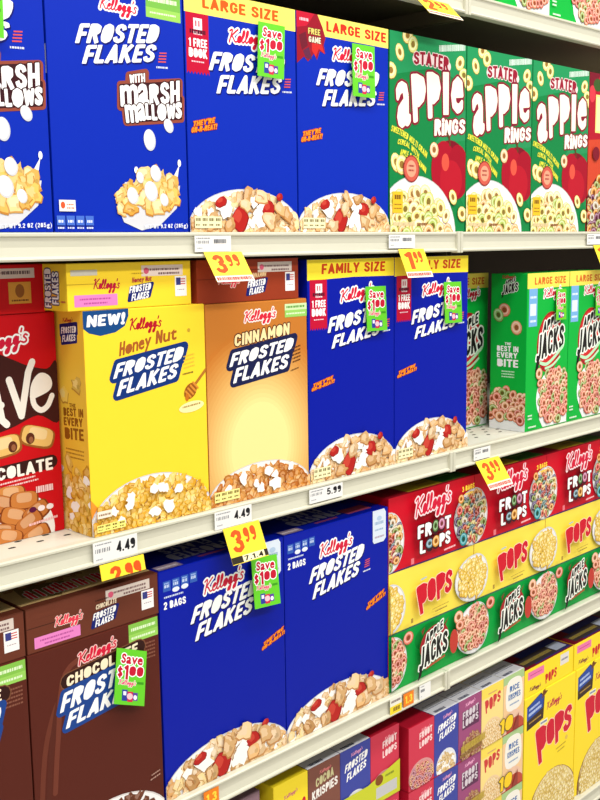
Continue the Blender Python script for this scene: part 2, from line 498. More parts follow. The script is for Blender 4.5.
def flag_label(A, x, y, w, h):
    A.rect(x, y, x + w, y + h, (244, 240, 238)); A.rect(x + w * .1, y + h * .55, x + w * .5, y + h * .92, (58, 62, 130))
    for i in range(3): A.rect(x + w * .5, y + h * (.58 + .12 * i), x + w * .9, y + h * (.63 + .12 * i), (205, 60, 70))
    A.fine(x + w * .2, y + h * .3, x + w * .8, 1.2, (170, 160, 165))

def nutrition(A, x0, y0, x1, y1, bg, ink, n=4):
    A.part('nutrition_print'); A.rect(x0, y0, x1, y1, bg)
    w = (x1 - x0) / n
    for i in range(n):
        A.fine(x0 + w * i + 1.5, y0 + (y1 - y0) * .6, x0 + w * (i + 1) - 1.5, (y1 - y0) * .26, ink, seed=i + 3)
        A.fine(x0 + w * i + 1.5, y0 + (y1 - y0) * .2, x0 + w * (i + 1) - 2.5, (y1 - y0) * .15, ink, seed=i + 9)

STRAW = (206, 36, 34)
FLK = [(222, 178, 122), (232, 196, 150), (208, 158, 100), (240, 212, 172), (226, 184, 130), (236, 208, 150)]
def bowl_of_flakes(A, W, top, edge, cols, seed, r=11, straw=True, cx=None, rimc=(246, 246, 248), band=None, tilt=0.0):
    """wide white bowl of flakes filling the foot of the front; top = rim height at centre, edge = rim height at the sides"""
    A.part('bowl_picture'); cx = cx or W / 2
    rx = W * 0.525; ry = top - 2
    cy = 2
    A.ellipse(cx, cy, rx, ry, (206, 208, 214), 0, 44); A.ellipse(cx, cy, rx - 2, ry - 1.5, rimc, 0, 44)
    ins = lambda x, y: ((x - cx) / (rx - 3)) ** 2 + ((y - cy + 2) / (ry - 5)) ** 2 < 1
    A.fillbowl(ins, 0, 0, W, top, r * .82, 'flake', cols, seed, 1.25)
    rnd = random.Random(seed + 1)
    for fx, fy, k in ((0.30, 0.62, 1.0), (0.62, 0.30, 1.2), (0.56, 0.72, 0.8), (0.16, 0.42, 0.7), (0.48, 0.25, 0.8)):
        A.splash(fx * W, fy * top, r * k, rnd); 
    if straw:
        def berry(x, y, a, b, ro, sd):
            q = random.Random(sd); c, n = (math.cos(ro), math.sin(ro)), 12
            K = [q.uniform(.78, 1.12) for _ in range(n)]
            def shape(k, dx, dy): return [(x + dx + c[0] * a * k * K[i] * math.cos(.5236 * i) - c[1] * b * k * K[i] * math.sin(.5236 * i), y + dy + c[1] * a * k * K[i] * math.cos(.5236 * i) + c[0] * b * k * K[i] * math.sin(.5236 * i)) for i in range(n)]
            A.poly(shape(1.06, .4, -.6), (136, 22, 24)); A.poly(shape(.96, 0, 0), (178, 34, 30)); A.poly(shape(.5, -a * .2, b * .25), (200, 66, 52))
        A.splash(.30 * W, .52 * top, r * 1.1, rnd); A.splash(.26 * W, .62 * top, r * .9, rnd)
        berry(.42 * W, .30 * top, .085 * W, .30 * top, -.4, 3); berry(.26 * W, .70 * top, .055 * W, .13 * top, .3, 4)
        berry(.69 * W, .56 * top, .06 * W, .18 * top, -.6, 5); berry(.80 * W, .84 * top, .03 * W, .10 * top, .3, 6)
        for k in range(5): A.splash((.54 + .022 * k) * W, (.18 + .12 * k) * top, r * .62, rnd)
        for fx, fy in ((.5, .85), (.62, .82), (.75, .30), (.18, .22), (.88, .4), (.48, .62), (.70, .26), (.80, .55), (.34, .16)): A.flake(fx * W, fy * top, r * 1.15, rnd.choice(FLK[:3]), rnd)

def backing(A, q, w, c):
    A.begin(); A.raw(q, c); A.stroke(q, w, c, True); A.merge(c)

def title(A, l1, l2, outs, bold=1.3, shadow=None, name='title_print', w1='FROSTED', w2='FLAKES', col=WHITE):
    A.part(name)
    if outs:      # solid backing behind both lines
        for (w, c) in outs:
            for s, (BL, BR, TL) in ((w1, l1), (w2, l2)):
                hx, hy = TL[0] - BL[0], TL[1] - BL[1]
                backing(A, [BL, BR, (BR[0] + hx, BR[1] + hy), TL], w + bold, c)
    for s, (BL, BR, TL) in ((w1, l1), (w2, l2)): A.text(s, BL, BR, TL, col, bold, (), shadow=shadow, track=0.07)

def gr(A, x0, y0, x1, y1, tilt=0.18):
    A.part('slogan_print'); m = (y0 + y1) / 2; s = (x1 - x0) * tilt; h = (y1 - y0 - s) / 2
    for t, y in (("THEY'RE", y0 + h), ('GR-R-REAT!', y0)):
        A.text(t, (x0 + (3 if t[0] == 'T' else 0), y), (x1 - (3 if t[0] == 'T' else 0), y + s), (x0 + (4.5 if t[0] == 'T' else 1.5), y + h * .86), (250, 150, 40), .5, [(.9, (170, 50, 20))])

def corn_strip(A, x, y, w=14, h=14):
    A.part('corn_print')
    for i in range(4): A.poly([(x + .8 * i, y + h * i / 4), (x + w - 2 + .5 * i, y + h * i / 4 + 1), (x + w - 2 + .5 * i, y + h * i / 4 + 2.6), (x + .8 * i, y + h * i / 4 + 1.6)], (214, 84, 90))
    A.fine(x - 3, y - 7, x + w + 1, 2.2, (215, 220, 240), .05); 

def book_ribbon(A, x0, y0, x1, y1):
    A.part('book_ribbon'); n = 7; w = (x1 - x0) / n
    p = [(x0, y1), (x1, y1), (x1, y0)]
    for i in range(n): p += [(x1 - w * (i + .5), y0 + 4), (x1 - w * (i + 1), y0)]
    A.poly(p[::-1], (190, 14, 52))
    c = (x0 + x1) / 2
    A.rect(c - 6, y1 - 20, c + 8, y1 - 6, (244, 236, 238)); A.rect(c - 3, y1 - 16, c - 1, y1 - 9, (190, 14, 52)); A.rect(c + 2, y1 - 16, c + 4, y1 - 9, (190, 14, 52))
    A.fine(c - 6, y1 - 26, c + 8, 3.6, (240, 220, 226), seed=4)
    A.fine(x0 + 6, y0 + 50, x1 - 5, 5, (70, 14, 40), seed=5)
    A.text('1 FREE', (x0 + 4, y0 + 34), (x1 - 3, y0 + 34), (x0 + 4, y0 + 44), WHITE, .7)
    A.text('BOOK', (x0 + 4, y0 + 21), (x1 - 3, y0 + 21), (x0 + 4, y0 + 32), WHITE, 1.0)
    A.fine(x0 + 8, y0 + 15, x1 - 8, 1.6, (240, 210, 220), seed=6)

# ---- Frosted Flakes, large size (upper shelf)
def ff_large(X0, Y0, Z0, variant, label):
    W, D, H = .1955, .07, .302
    r = carton('cereal_box', X0, Y0, Z0, W, D, H, BLUE)
    A = art(W, D, H, 'front'); w = W * 1000
    if variant == 'book':
        A.part('size_banner'); A.rect(0, 273, w, 302, (253, 232, 110))
        A.text('LARGE SIZE', (30, 281), (163, 282), (30, 294.5), (214, 92, 24), 1.1)
        book_ribbon(A, 2, 198, 39, 273)
    else:
        A.part('size_banner'); A.poly([(40, 302), (56, 274), (w, 274), (w, 302)], (253, 232, 110))
        A.text('LARGE SIZE', (60, 282), (190, 282), (60, 295.5), (206, 50, 30), 1.1)
        A.part('game_picture')
        A.poly([(0, 302), (42, 302), (52, 286), (58, 272), (54, 262), (57, 250), (46, 253), (40, 240), (34, 248), (22, 236), (14, 242), (0, 232)], (150, 20, 40))
        for q in (([(30, 262), (48, 268), (56, 250), (44, 256), (38, 244), (30, 252)], (206, 44, 40)), ([(0, 302), (36, 302), (20, 284), (0, 280)], (196, 24, 52)), ([(4, 270), (18, 276), (22, 258), (10, 250)], (108, 26, 44)), ([(12, 250), (24, 256), (30, 240), (18, 240)], (96, 40, 70))): A.poly(q[0], q[1])
        A.fine(6, 290, 24, 4, (240, 190, 200)); 
        A.text('FREE', (23, 274), (47, 274), (23, 282), (226, 206, 110), .6, [(.7, (60, 40, 30))]); A.text('GAME', (24, 263), (48, 263), (24, 271), (236, 226, 200), .6, [(.7, (60, 40, 30))])
    A.part('brand_logo_print'); A.script((74, 243), (146, 248), 20, RED, [(2.3, WHITE)])
    title(A, ((38, 206), (168, 214), (47, 229)), ((50, 178), (162, 187), (58, 201)), (), 1.7, (1.2, -1.4, .4, (14, 22, 110)))
    corn_strip(A, 172, 196); gr(A, 6, 125, 48, 148)
    bowl_of_flakes(A, w, 57, 4, FLK + ['milk'], 11 if variant == 'book' else 12)
    nutrition(A, 5, 5, 50, 20, (246, 238, 190), (120, 110, 70))
    A.finish(r)
    coupon(r, W, D, H, [(123, 277), (172, 276), (163, 205), (114, 205)] if variant == 'book' else [(110, 271), (160, 272), (154, 196), (105, 196)])
    return tag(r, label, 'cereal box')

# ---- Frosted Flakes with marshmallows
def marsh(X0, Y0, Z0, label, cpn):
    W, D, H = .1965, .07, .302
    r = carton('cereal_box', X0, Y0, Z0, W, D, H, BLUE)
    A = art(W, D, H, 'front')
    A.part('whole_grain_print'); A.poly([(140, 258), (193, 257), (193, 290), (140, 291)], (152, 206, 92)); A.poly([(140, 270), (193, 269), (193, 290), (140, 291)], (120, 184, 76)); A.fine(144, 277, 188, 5, (225, 240, 205)); A.fine(146, 263, 186, 2, (225, 240, 205), seed=3)
    A.part('brand_logo_print'); A.script((74, 257), (126, 258), 17, RED, [(2.0, WHITE)])
    title(A, ((38, 215), (154, 229), (46, 237)), ((46, 193), (148, 206), (54, 214)), (), 1.6, (1.2, -1.4, .4, (14, 22, 110)))
    corn_strip(A, 156, 206)
    A.part('flavour_print')
    BR, TR = (186, 160), (187, 184)
    A.nl()
    for q in ([(97, 148), (188, 158), (189, 186), (98, 174)], [(105, 131), (190, 141), (191, 166), (102, 158)], [(110, 176), (136, 182), (137, 192), (111, 186)]):
        backing(A, q, 4.5, (146, 72, 56))
    for q in ([(98, 149), (187, 159), (188, 185), (99, 173)], [(106, 132), (189, 142), (190, 166), (103, 158)]):
        backing(A, q, 2.0, (60, 24, 30))
    A.text('WITH', (112, 177), (135, 181), (112, 187), WHITE, .8, [(.9, (60, 24, 30))])
    A.text('maRSH', (99, 150), (187, 159), (99, 172), WHITE, 2.4, [(1.6, (60, 24, 30))], TR=(188, 186), jig=.1, uni=True)
    A.text('maLLoWs', (106, 132), (189, 142), (104, 151), WHITE, 2.2, [(1.6, (60, 24, 30))], TR=(190, 160), jig=.1, uni=True)
    A.part('cereal_picture')
    rnd = random.Random(5)
    for x, y, rx, ry, a in ((139, 112, 9, 13, .1), (169, 131, 7, 9, .5)):
        A.part('marshmallow_picture', x); A.ellipse(x, y, rx, ry, (206, 208, 216), a); A.ellipse(x - .8, y + 1, rx - 1.4, ry - 1.6, (248, 248, 250), a)
    A.part('spoonful_picture'); A.poly([(118, 62), (126, 74), (122, 58)], WHITE); A.ellipse(117, 75, 3, 4, WHITE)
    A.poly([(168, 60), (184, 84), (178, 56)], WHITE); A.ellipse(184, 86, 2.6, 4.5, WHITE)
    A.poly([(84, 40), (96, 12), (122, 2), (150, 8), (178, 30), (184, 58), (100, 60)], (214, 214, 220))
    ins = lambda x, y: (x - 132) ** 2 / 46 ** 2 + (y - 46 - (x - 132) * .16) ** 2 / 26 ** 2 < 1
    A.fillbowl(ins, 80, 14, 186, 86, 11, 'flake', [(236, 188, 96), (244, 204, 120), (222, 164, 70), (246, 216, 150)], 21)
    for x, y, k in ((110, 44, 9), (138, 50, 11), (146, 72, 9), (158, 40, 7), (122, 66, 6)):
        A.ellipse(x, y, k * .9, k * 1.15, (210, 210, 216), .3); A.ellipse(x - .6, y + .8, k * .76, k, (250, 250, 250), .3)
    A.part('nutrition_print'); A.rect(6, 24, 28, 37, (245, 240, 238)); A.ellipse(11, 31, 3, 4, (220, 90, 50)); A.fine(16, 31, 26, 1.6, (230, 130, 90)); A.fine(16, 27, 26, 1.6, (230, 130, 90), seed=4)
    for i in range(4): A.rect(2 + 13 * i, 8, 13 + 13 * i, 19, (70, 110, 206)); A.fine(4 + 13 * i, 11, 11 + 13 * i, 3, (225, 232, 250), seed=i); A.fine(3 + 13 * i, 4, 12 + 13 * i, 2, (215, 222, 245), seed=i + 7)
    A.part('net_weight_print'); A.text('NET WT 9.2 OZ (285g)', (126, 4), (194, 6), (126, 9), (225, 228, 240), .15)
    A.finish(r)
    L = art(W, D, H, 'left').part('side_print')
    L.rect(0, 0, 70, 302, BLUE); L.rect(54, 178, 68, 210, (226, 226, 232)); L.fine(56, 186, 66, 3, (90, 90, 120)); L.finish(r)
    if cpn: coupon(r, W, D, H, [(96, 279), (146, 279), (142, 206), (93, 209)], 0.004)
    return tag(r, label, 'cereal box')

# ---- Stater apple rings
def apple_rings(X0, Y0, Z0, label, W=.195):
    D, H = .065, .302; G = (16, 128, 66)
    r = carton('cereal_box', X0, Y0, Z0, W, D, H, G)
    A = art(W, D, H, 'front'); w = W * 1000
    A.part('front_print'); A.poly([(0, 302), (w, 302), (w, 235), (120, 260), (0, 236)], (34, 146, 88)); A.poly([(w, 40), (w, 235), (170, 200), (150, 90)], (24, 136, 74))
    A.poly([(112, 140), (196, 150), (197, 200), (150, 176)], (40, 142, 86))
    A.part('cereal_picture'); rnd = random.Random(3); RC = [(242, 224, 140), (218, 220, 130), (246, 228, 170), (244, 208, 140), (240, 216, 150)]
    for x, y in ((43, 299), (56, 287), (24, 272), (3, 243), (178, 272), (189, 254), (203, 241), (15, 106), (29, 103)): A.part('cereal_picture', x).loop(x, y, 13 if y > 200 else 15, RC[1 if y in (287, 254) else 0], rnd)
    A.part('brand_logo_print')
    A.stroke([(62, 266), (102, 270), (146, 264)], 7.5, (236, 214, 214))
    A.text('STATER', (58, 258), (147, 255), (58, 276), (150, 24, 48), 1.9, [(1.5, (236, 214, 214))], TR=(148, 277), arc=3)
    A.part('origin_print'); A.fine(122, 284, 192, 10, (214, 236, 222), .14, seed=8)
    A.part('title_print')
    mar = (134, 26, 50)
    kw = dict(bold=5.0, outs=[(4.2, mar)], track=.3, uni=True)
    A.text('a', (22, 160), (48, 167), (16, 224), (253, 240, 222), **kw, TR=(47, 231))
    A.text('p', (60, 172), (85, 180), (54, 240), (253, 240, 222), **kw, TR=(86, 244))
    A.text('p', (97, 181), (123, 186), (93, 247), (253, 240, 222), **kw, TR=(124, 250))
    A.text('I', (135, 188), (147, 189), (133, 253), (253, 240, 222), **kw, TR=(147, 254))
    A.text('e', (157, 193), (184, 196), (157, 246), (253, 240, 222), **kw, TR=(186, 250))
    A.text('RiNGS', (111, 152), (192, 162), (112, 178), (253, 246, 232), 2.6, [(2.8, mar)], TR=(194, 184), jig=.08, uni=True)
    A.part('slogan_print')
    for t, a, b, c in (('SWEETENED MULTI GRAIN', (2, 153), (90, 116), (5, 162)), ('CEREAL WITH', (18, 134), (70, 114), (20, 142)), ('APPLE & CINNAMON', (24, 118), (88, 92), (26, 127))):
        A.text(t, a, b, c, (228, 226, 70), .35, arc=6)
    A.part('fruit_picture')
    for q, c in (((154, 98, 49, 50), (120, 14, 34)), ((136, 100, 33, 46), (168, 16, 40)), ((174, 98, 30, 44), (160, 14, 38)), ((156, 84, 30, 32), (182, 22, 42)), ((140, 112, 10, 14), (226, 84, 66))): A.ellipse(*q, c)
    A.stroke([(152, 140), (150, 152), (144, 158)], 2, (96, 60, 30)); A.loop(110, 130, 12, (244, 196, 150), rnd)
    A.part('bowl_picture')
    A.ellipse(66, -6, 103, 94, (200, 204, 204), 0, 44); A.ellipse(66, -6, 101, 92, (244, 246, 246), 0, 44)
    A.fillbowl(lambda x, y: ((x - 66) / 86) ** 2 + ((y + 10) / 76) ** 2 < 1, 0, 0, 160, 84, 13.5, 'loop', RC + [(236, 206, 120), (232, 180, 120), (176, 196, 96)], 9, 1.0)
    for x, y in ((160, 56), (186, 29)): A.part('cereal_picture', x).loop(x, y, 13, RC[0], rnd)
    A.part('seal_print'); A.ellipse(51, 98, 20, 21, (150, 44, 44)); A.ellipse(51, 98, 18, 19, (206, 92, 76)); A.ellipse(51, 98, 12, 13, (232, 160, 130)); A.fine(44, 101, 58, 3, (150, 44, 44)); A.fine(44, 94, 58, 3, (150, 44, 44), seed=5)
    A.part('nutrition_print'); A.rect(5, 29, 30, 62, (234, 190, 44)); A.fine(10, 50, 25, 7, (110, 70, 20), seed=2); A.fine(8, 41, 27, 2, (150, 100, 30)); A.fine(8, 35, 27, 2, (150, 100, 30), seed=4)
    A.part('net_weight_print'); A.fine(6, 9, 60, 6, (226, 204, 160)); A.fine(66, 10, 90, 4, (140, 90, 50), seed=3)
    A.finish(r)
    return tag(r, label, 'cereal box')

def fruity_red(X0, Y0, Z0, label):
    W, D, H = .19, .065, .302
    r = carton('cereal_box', X0, Y0, Z0, W, D, H, (176, 22, 44))
    A = art(W, D, H, 'front'); rnd = random.Random(4)
    A.part('front_print'); A.poly([(0, 0), (190, 0), (190, 190), (0, 175)], (204, 70, 44)); A.poly([(0, 250), (40, 302), (0, 302)], (120, 20, 40)); A.ellipse(10, 262, 12, 16, (214, 60, 72)); A.ellipse(30, 280, 16, 12, (60, 90, 40))
    A.rect(24, 190, 166, 262, (246, 220, 130)); A.rect(28, 194, 162, 258, (252, 236, 170))
    A.part('bowl_picture'); A.ellipse(100, 8, 116, 118, (94, 26, 34), 0, 40)
    A.fillbowl(lambda x, y: ((x - 100) / 112) ** 2 + ((y - 4) / 112) ** 2 < 1, 0, 0, 190, 118, 11, 'loop', [(220, 150, 60), (150, 120, 60), (150, 160, 80), (214, 110, 60), (120, 60, 90), (200, 190, 170)], 31)
    A.part('seal_print'); A.ellipse(26, 150, 13, 13, (124, 22, 40))
    A.finish(r)
    return tag(r, label, 'cereal box')

# ---- Apple Jacks large (narrow)
AJC = [(226, 142, 110), (222, 128, 104), (232, 172, 132), (148, 170, 88), (236, 190, 150), (206, 110, 92)]
AJG = (12, 178, 62)
def jacks_logo(A, x, y, s, name='title_print', apple=True):
    """APPLE over JACKS with a red apple behind; x,y = lower left of the J, s = width of JACKS in mm"""
    A.part(name); k = s / 100
    if apple:
        A.ellipse(x + 48 * k, y + 44 * k, 46 * k, 62 * k, (166, 28, 34), -.2); A.ellipse(x + 46 * k, y + 46 * k, 40 * k, 55 * k, (206, 44, 44), -.2)
    A.text('APPLE', (x + 22 * k, y + 64 * k), (x + 84 * k, y + 84 * k), (x + 24 * k, y + 84 * k), (30, 28, 26), 1.4 * k, [(3.4 * k, (240, 246, 236))], TR=(x + 85 * k, y + 104 * k), jig=.06)
    A.text('JACKS', (x, y + 8 * k), (x + 100 * k, y + 30 * k), (x + 3 * k, y + 58 * k), (30, 28, 26), 3.0 * k, [(4.4 * k, (240, 246, 236))], TR=(x + 102 * k, y + 76 * k), jig=.06)
    A.poly([(x - 4 * k, y - 14 * k), (x + 8 * k, y - 4 * k), (x + 13 * k, y + 20 * k), (x + 3 * k, y + 18 * k)], (30, 28, 26))

def apple_jacks(X0, Y0, Z0, label, W=.145, D=.079, H=.294, cpn=True):
    r = carton('cereal_box', X0, Y0, Z0, W, D, H, AJG)
    A = art(W, D, H, 'front'); w = W * 1000
    A.part('size_banner'); A.rect(0, 266, w, 294, (250, 226, 92)); A.text('LARGE SIZE', (24, 273), (132, 273), (24, 286), (214, 110, 40), .9)
    A.part('blue_panel_print'); A.rect(6, 196, 34, 266, (120, 176, 226)); A.rect(10, 216, 30, 238, (220, 234, 246)); A.fine(10, 204, 30, 4, (225, 238, 250)); A.fine(10, 248, 30, 4, (225, 238, 250), seed=3)
    A.part('brand_logo_print'); A.script((56, 246), (118, 252), 19, RED, [(2, WHITE)])
    jacks_logo(A, 34, 122, 94)
    A.part('slogan_print'); A.stroke(catmull([(48, 126), (70, 122), (98, 134), (126, 152)]), 3.2, (186, 232, 190)); A.stroke(catmull([(66, 114), (90, 118), (116, 132)]), 2.4, (186, 232, 190))
    A.part('bowl_picture'); cx = w * .69
    A.poly([(cx - 62, 70), (cx - 52, 18), (cx - 40, 2), (w, 2), (w, 70)], (232, 232, 234)); A.ellipse(cx, 58, 64, 54, (244, 244, 246), 0, 36)
    A.fillbowl(lambda x, y: ((x - cx) / 58) ** 2 + ((y - 60) / 50) ** 2 < 1, 30, 6, w, 112, 9, 'loop', AJC, 14, 1.05)
    rnd = random.Random(2); A.part('loose_ring_picture', 1).loop(42, 106, 11, AJC[2], rnd); A.part('loose_ring_picture', 2).loop(46, 88, 10, AJC[0], rnd); A.part('bowl_picture')
    A.part('net_weight_print'); A.fine(6, 22, 20, 3, (226, 240, 226)); A.fine(6, 28, 20, 3, (226, 240, 226), seed=2); A.fine(8, 6, 34, 3, (226, 240, 226), seed=3)
    A.finish(r)
    L = art(W, D, H, 'left').part('side_print')
    jacks_logo(L, 24, 252, 34, 'side_print', False)
    L.script((24, 284), (52, 286), 7, (190, 60, 60)); 
    for x, y, c in ((30, 226, AJC[0]), (17, 216, (150, 196, 110)), (57, 194, AJC[2])): L.loop(x, y, 13, c, rnd)
    L.text('THE', (32, 161), (46, 161), (32, 166), WHITE, .3); L.text('BEST IN', (15, 149), (62, 149), (15, 159), WHITE, .8); L.text('EVERY', (15, 137), (60, 137), (15, 147), WHITE, .9); L.text('BITE', (16, 120), (62, 120), (16, 134), WHITE, 1.1)
    for i in range(3): L.fine(26, 110 - 5 * i, 54, 2.4, (200, 240, 205), seed=i)
    L.part('side_bowl_picture'); L.rect(0, 0, 79, 26, (232, 234, 236))
    L.fillbowl(lambda x, y: 20 < y < 76 - ((x - 40) / 40) ** 2 * 10, 2, 20, 77, 74, 9, 'loop', AJC, 8, 1.05)
    L.finish(r)
    if cpn: coupon(r, W, D, H, [(92, 262), (128, 262), (124, 204), (88, 204)], .004)
    return tag(r, label, 'cereal box')

# ---- Honey Nut
HNY = (252, 216, 52)
HNF = [(228, 176, 56), (238, 196, 84), (218, 160, 44), (244, 210, 120)]
def honey(X0, Y0, Z0, label):
    W, D, H = .187, .066, .277
    r = carton('cereal_box', X0, Y0, Z0, W, D, H, HNY)
    A = art(W, D, H, 'front')
    A.part('front_print'); A.poly([(0, 0), (0, 46), (10, 34), (30, 0)], (240, 150, 50))
    A.part('new_badge_print'); p = [(0, 277), (66, 277), (66, 268), (60, 256), (46, 249), (24, 246), (8, 250), (0, 256)]
    A.poly(p, (20, 70, 130)); A.text('NEW!', (5, 258), (59, 259), (7, 271), WHITE, 1.6)
    A.part('brand_logo_print'); A.script((68, 249), (116, 251), 17, (176, 20, 40), (), 1.15)
    A.part('flavour_print'); A.text('Honey', (50, 219), (98, 228), (52, 236), (166, 90, 36), .9); A.text('Nut', (106, 230), (139, 234), (108, 246), (166, 90, 36), .9)
    title(A, ((40, 192), (146, 206), (47, 210)), ((44, 170), (136, 184), (51, 189)), [(4.6, (16, 50, 120))], 1.2)
    A.part('corn_print')
    for i in range(4): A.fine(150, 194 + 5 * i, 168, 1.6, (226, 184, 60), .15, seed=i)
    A.fine(148, 186, 166, 2, (120, 100, 40), .1); A.part('mark_print'); A.ellipse(160, 244, 2.5, 2.5, (200, 160, 50))
    A.part('honey_dipper_picture'); A.stroke([(166, 170), (187, 190)], 2.0, (176, 112, 40))
    A.ellipse(160, 164, 12, 9, (150, 84, 24), .75)
    for i in range(4): A.stroke([(152 + 4.2 * i, 168 + 3.6 * i - 4), (160 + 4.2 * i, 160 + 3.6 * i - 4)], 1.4, (214, 138, 50))
    A.ellipse(154, 156, 3, 5, (196, 110, 26)); A.ellipse(161, 143, 21, 7, (252, 236, 170), .1); A.fine(146, 142, 176, 2.4, (170, 140, 80), .1)
    bowl_of_flakes(A, 187, 64, 22, HNF, 41, 9, False, rimc=(250, 244, 236))
    for x, y in ((54, 30), (92, 46), (110, 44), (96, 14), (132, 38), (40, 12)): A.splash(x, y, 7, random.Random(x))
    nutrition(A, 4, 5, 46, 14, (250, 240, 130), (120, 100, 40)); A.rect(5, 22, 26, 31, (248, 232, 214)); A.fine(7, 25, 24, 2.4, (150, 120, 90))
    A.finish(r)
    L = art(W, D, H, 'left').part('side_print'); L.rect(0, 0, 66, 277, (244, 196, 62))
    L.script((22, 262), (44, 264), 6, (170, 40, 40))
    L.nl(); q = [(16, 246), (52, 250), (52, 262), (16, 258)]; backing(L, q, 2, NAVY)
    q = [(18, 236), (50, 240), (50, 250), (18, 246)]; backing(L, q, 2, NAVY)
    L.text('FROSTED', (17, 248), (50, 251), (18, 256), WHITE, .5); L.text('FLAKES', (19, 238), (48, 241), (20, 246), WHITE, .5)
    L.text('THE', (28, 158), (42, 158), (28, 163), (150, 90, 20), .3); L.text('BEST IN', (14, 146), (58, 148), (14, 156), (150, 90, 20), .8); L.text('EVERY', (14, 134), (56, 136), (14, 144), (150, 90, 20), .9); L.text('BITE', (15, 117), (57, 119), (15, 131), (150, 90, 20), 1.1)
    for i in range(3): L.fine(16, 104 - 5 * i, 56, 1.8, (180, 130, 40), seed=i)
    rnd = random.Random(6)
    for x, y in ((16, 172), (46, 186), (22, 88)): L.flake(x, y, 12, HNF[1], rnd)
    L.part('side_bowl_picture'); L.fillbowl(lambda x, y: y < 78, 0, 0, 66, 76, 10, 'flake', HNF + ['milk'], 5)
    L.finish(r)
    return tag(r, label, 'cereal box')

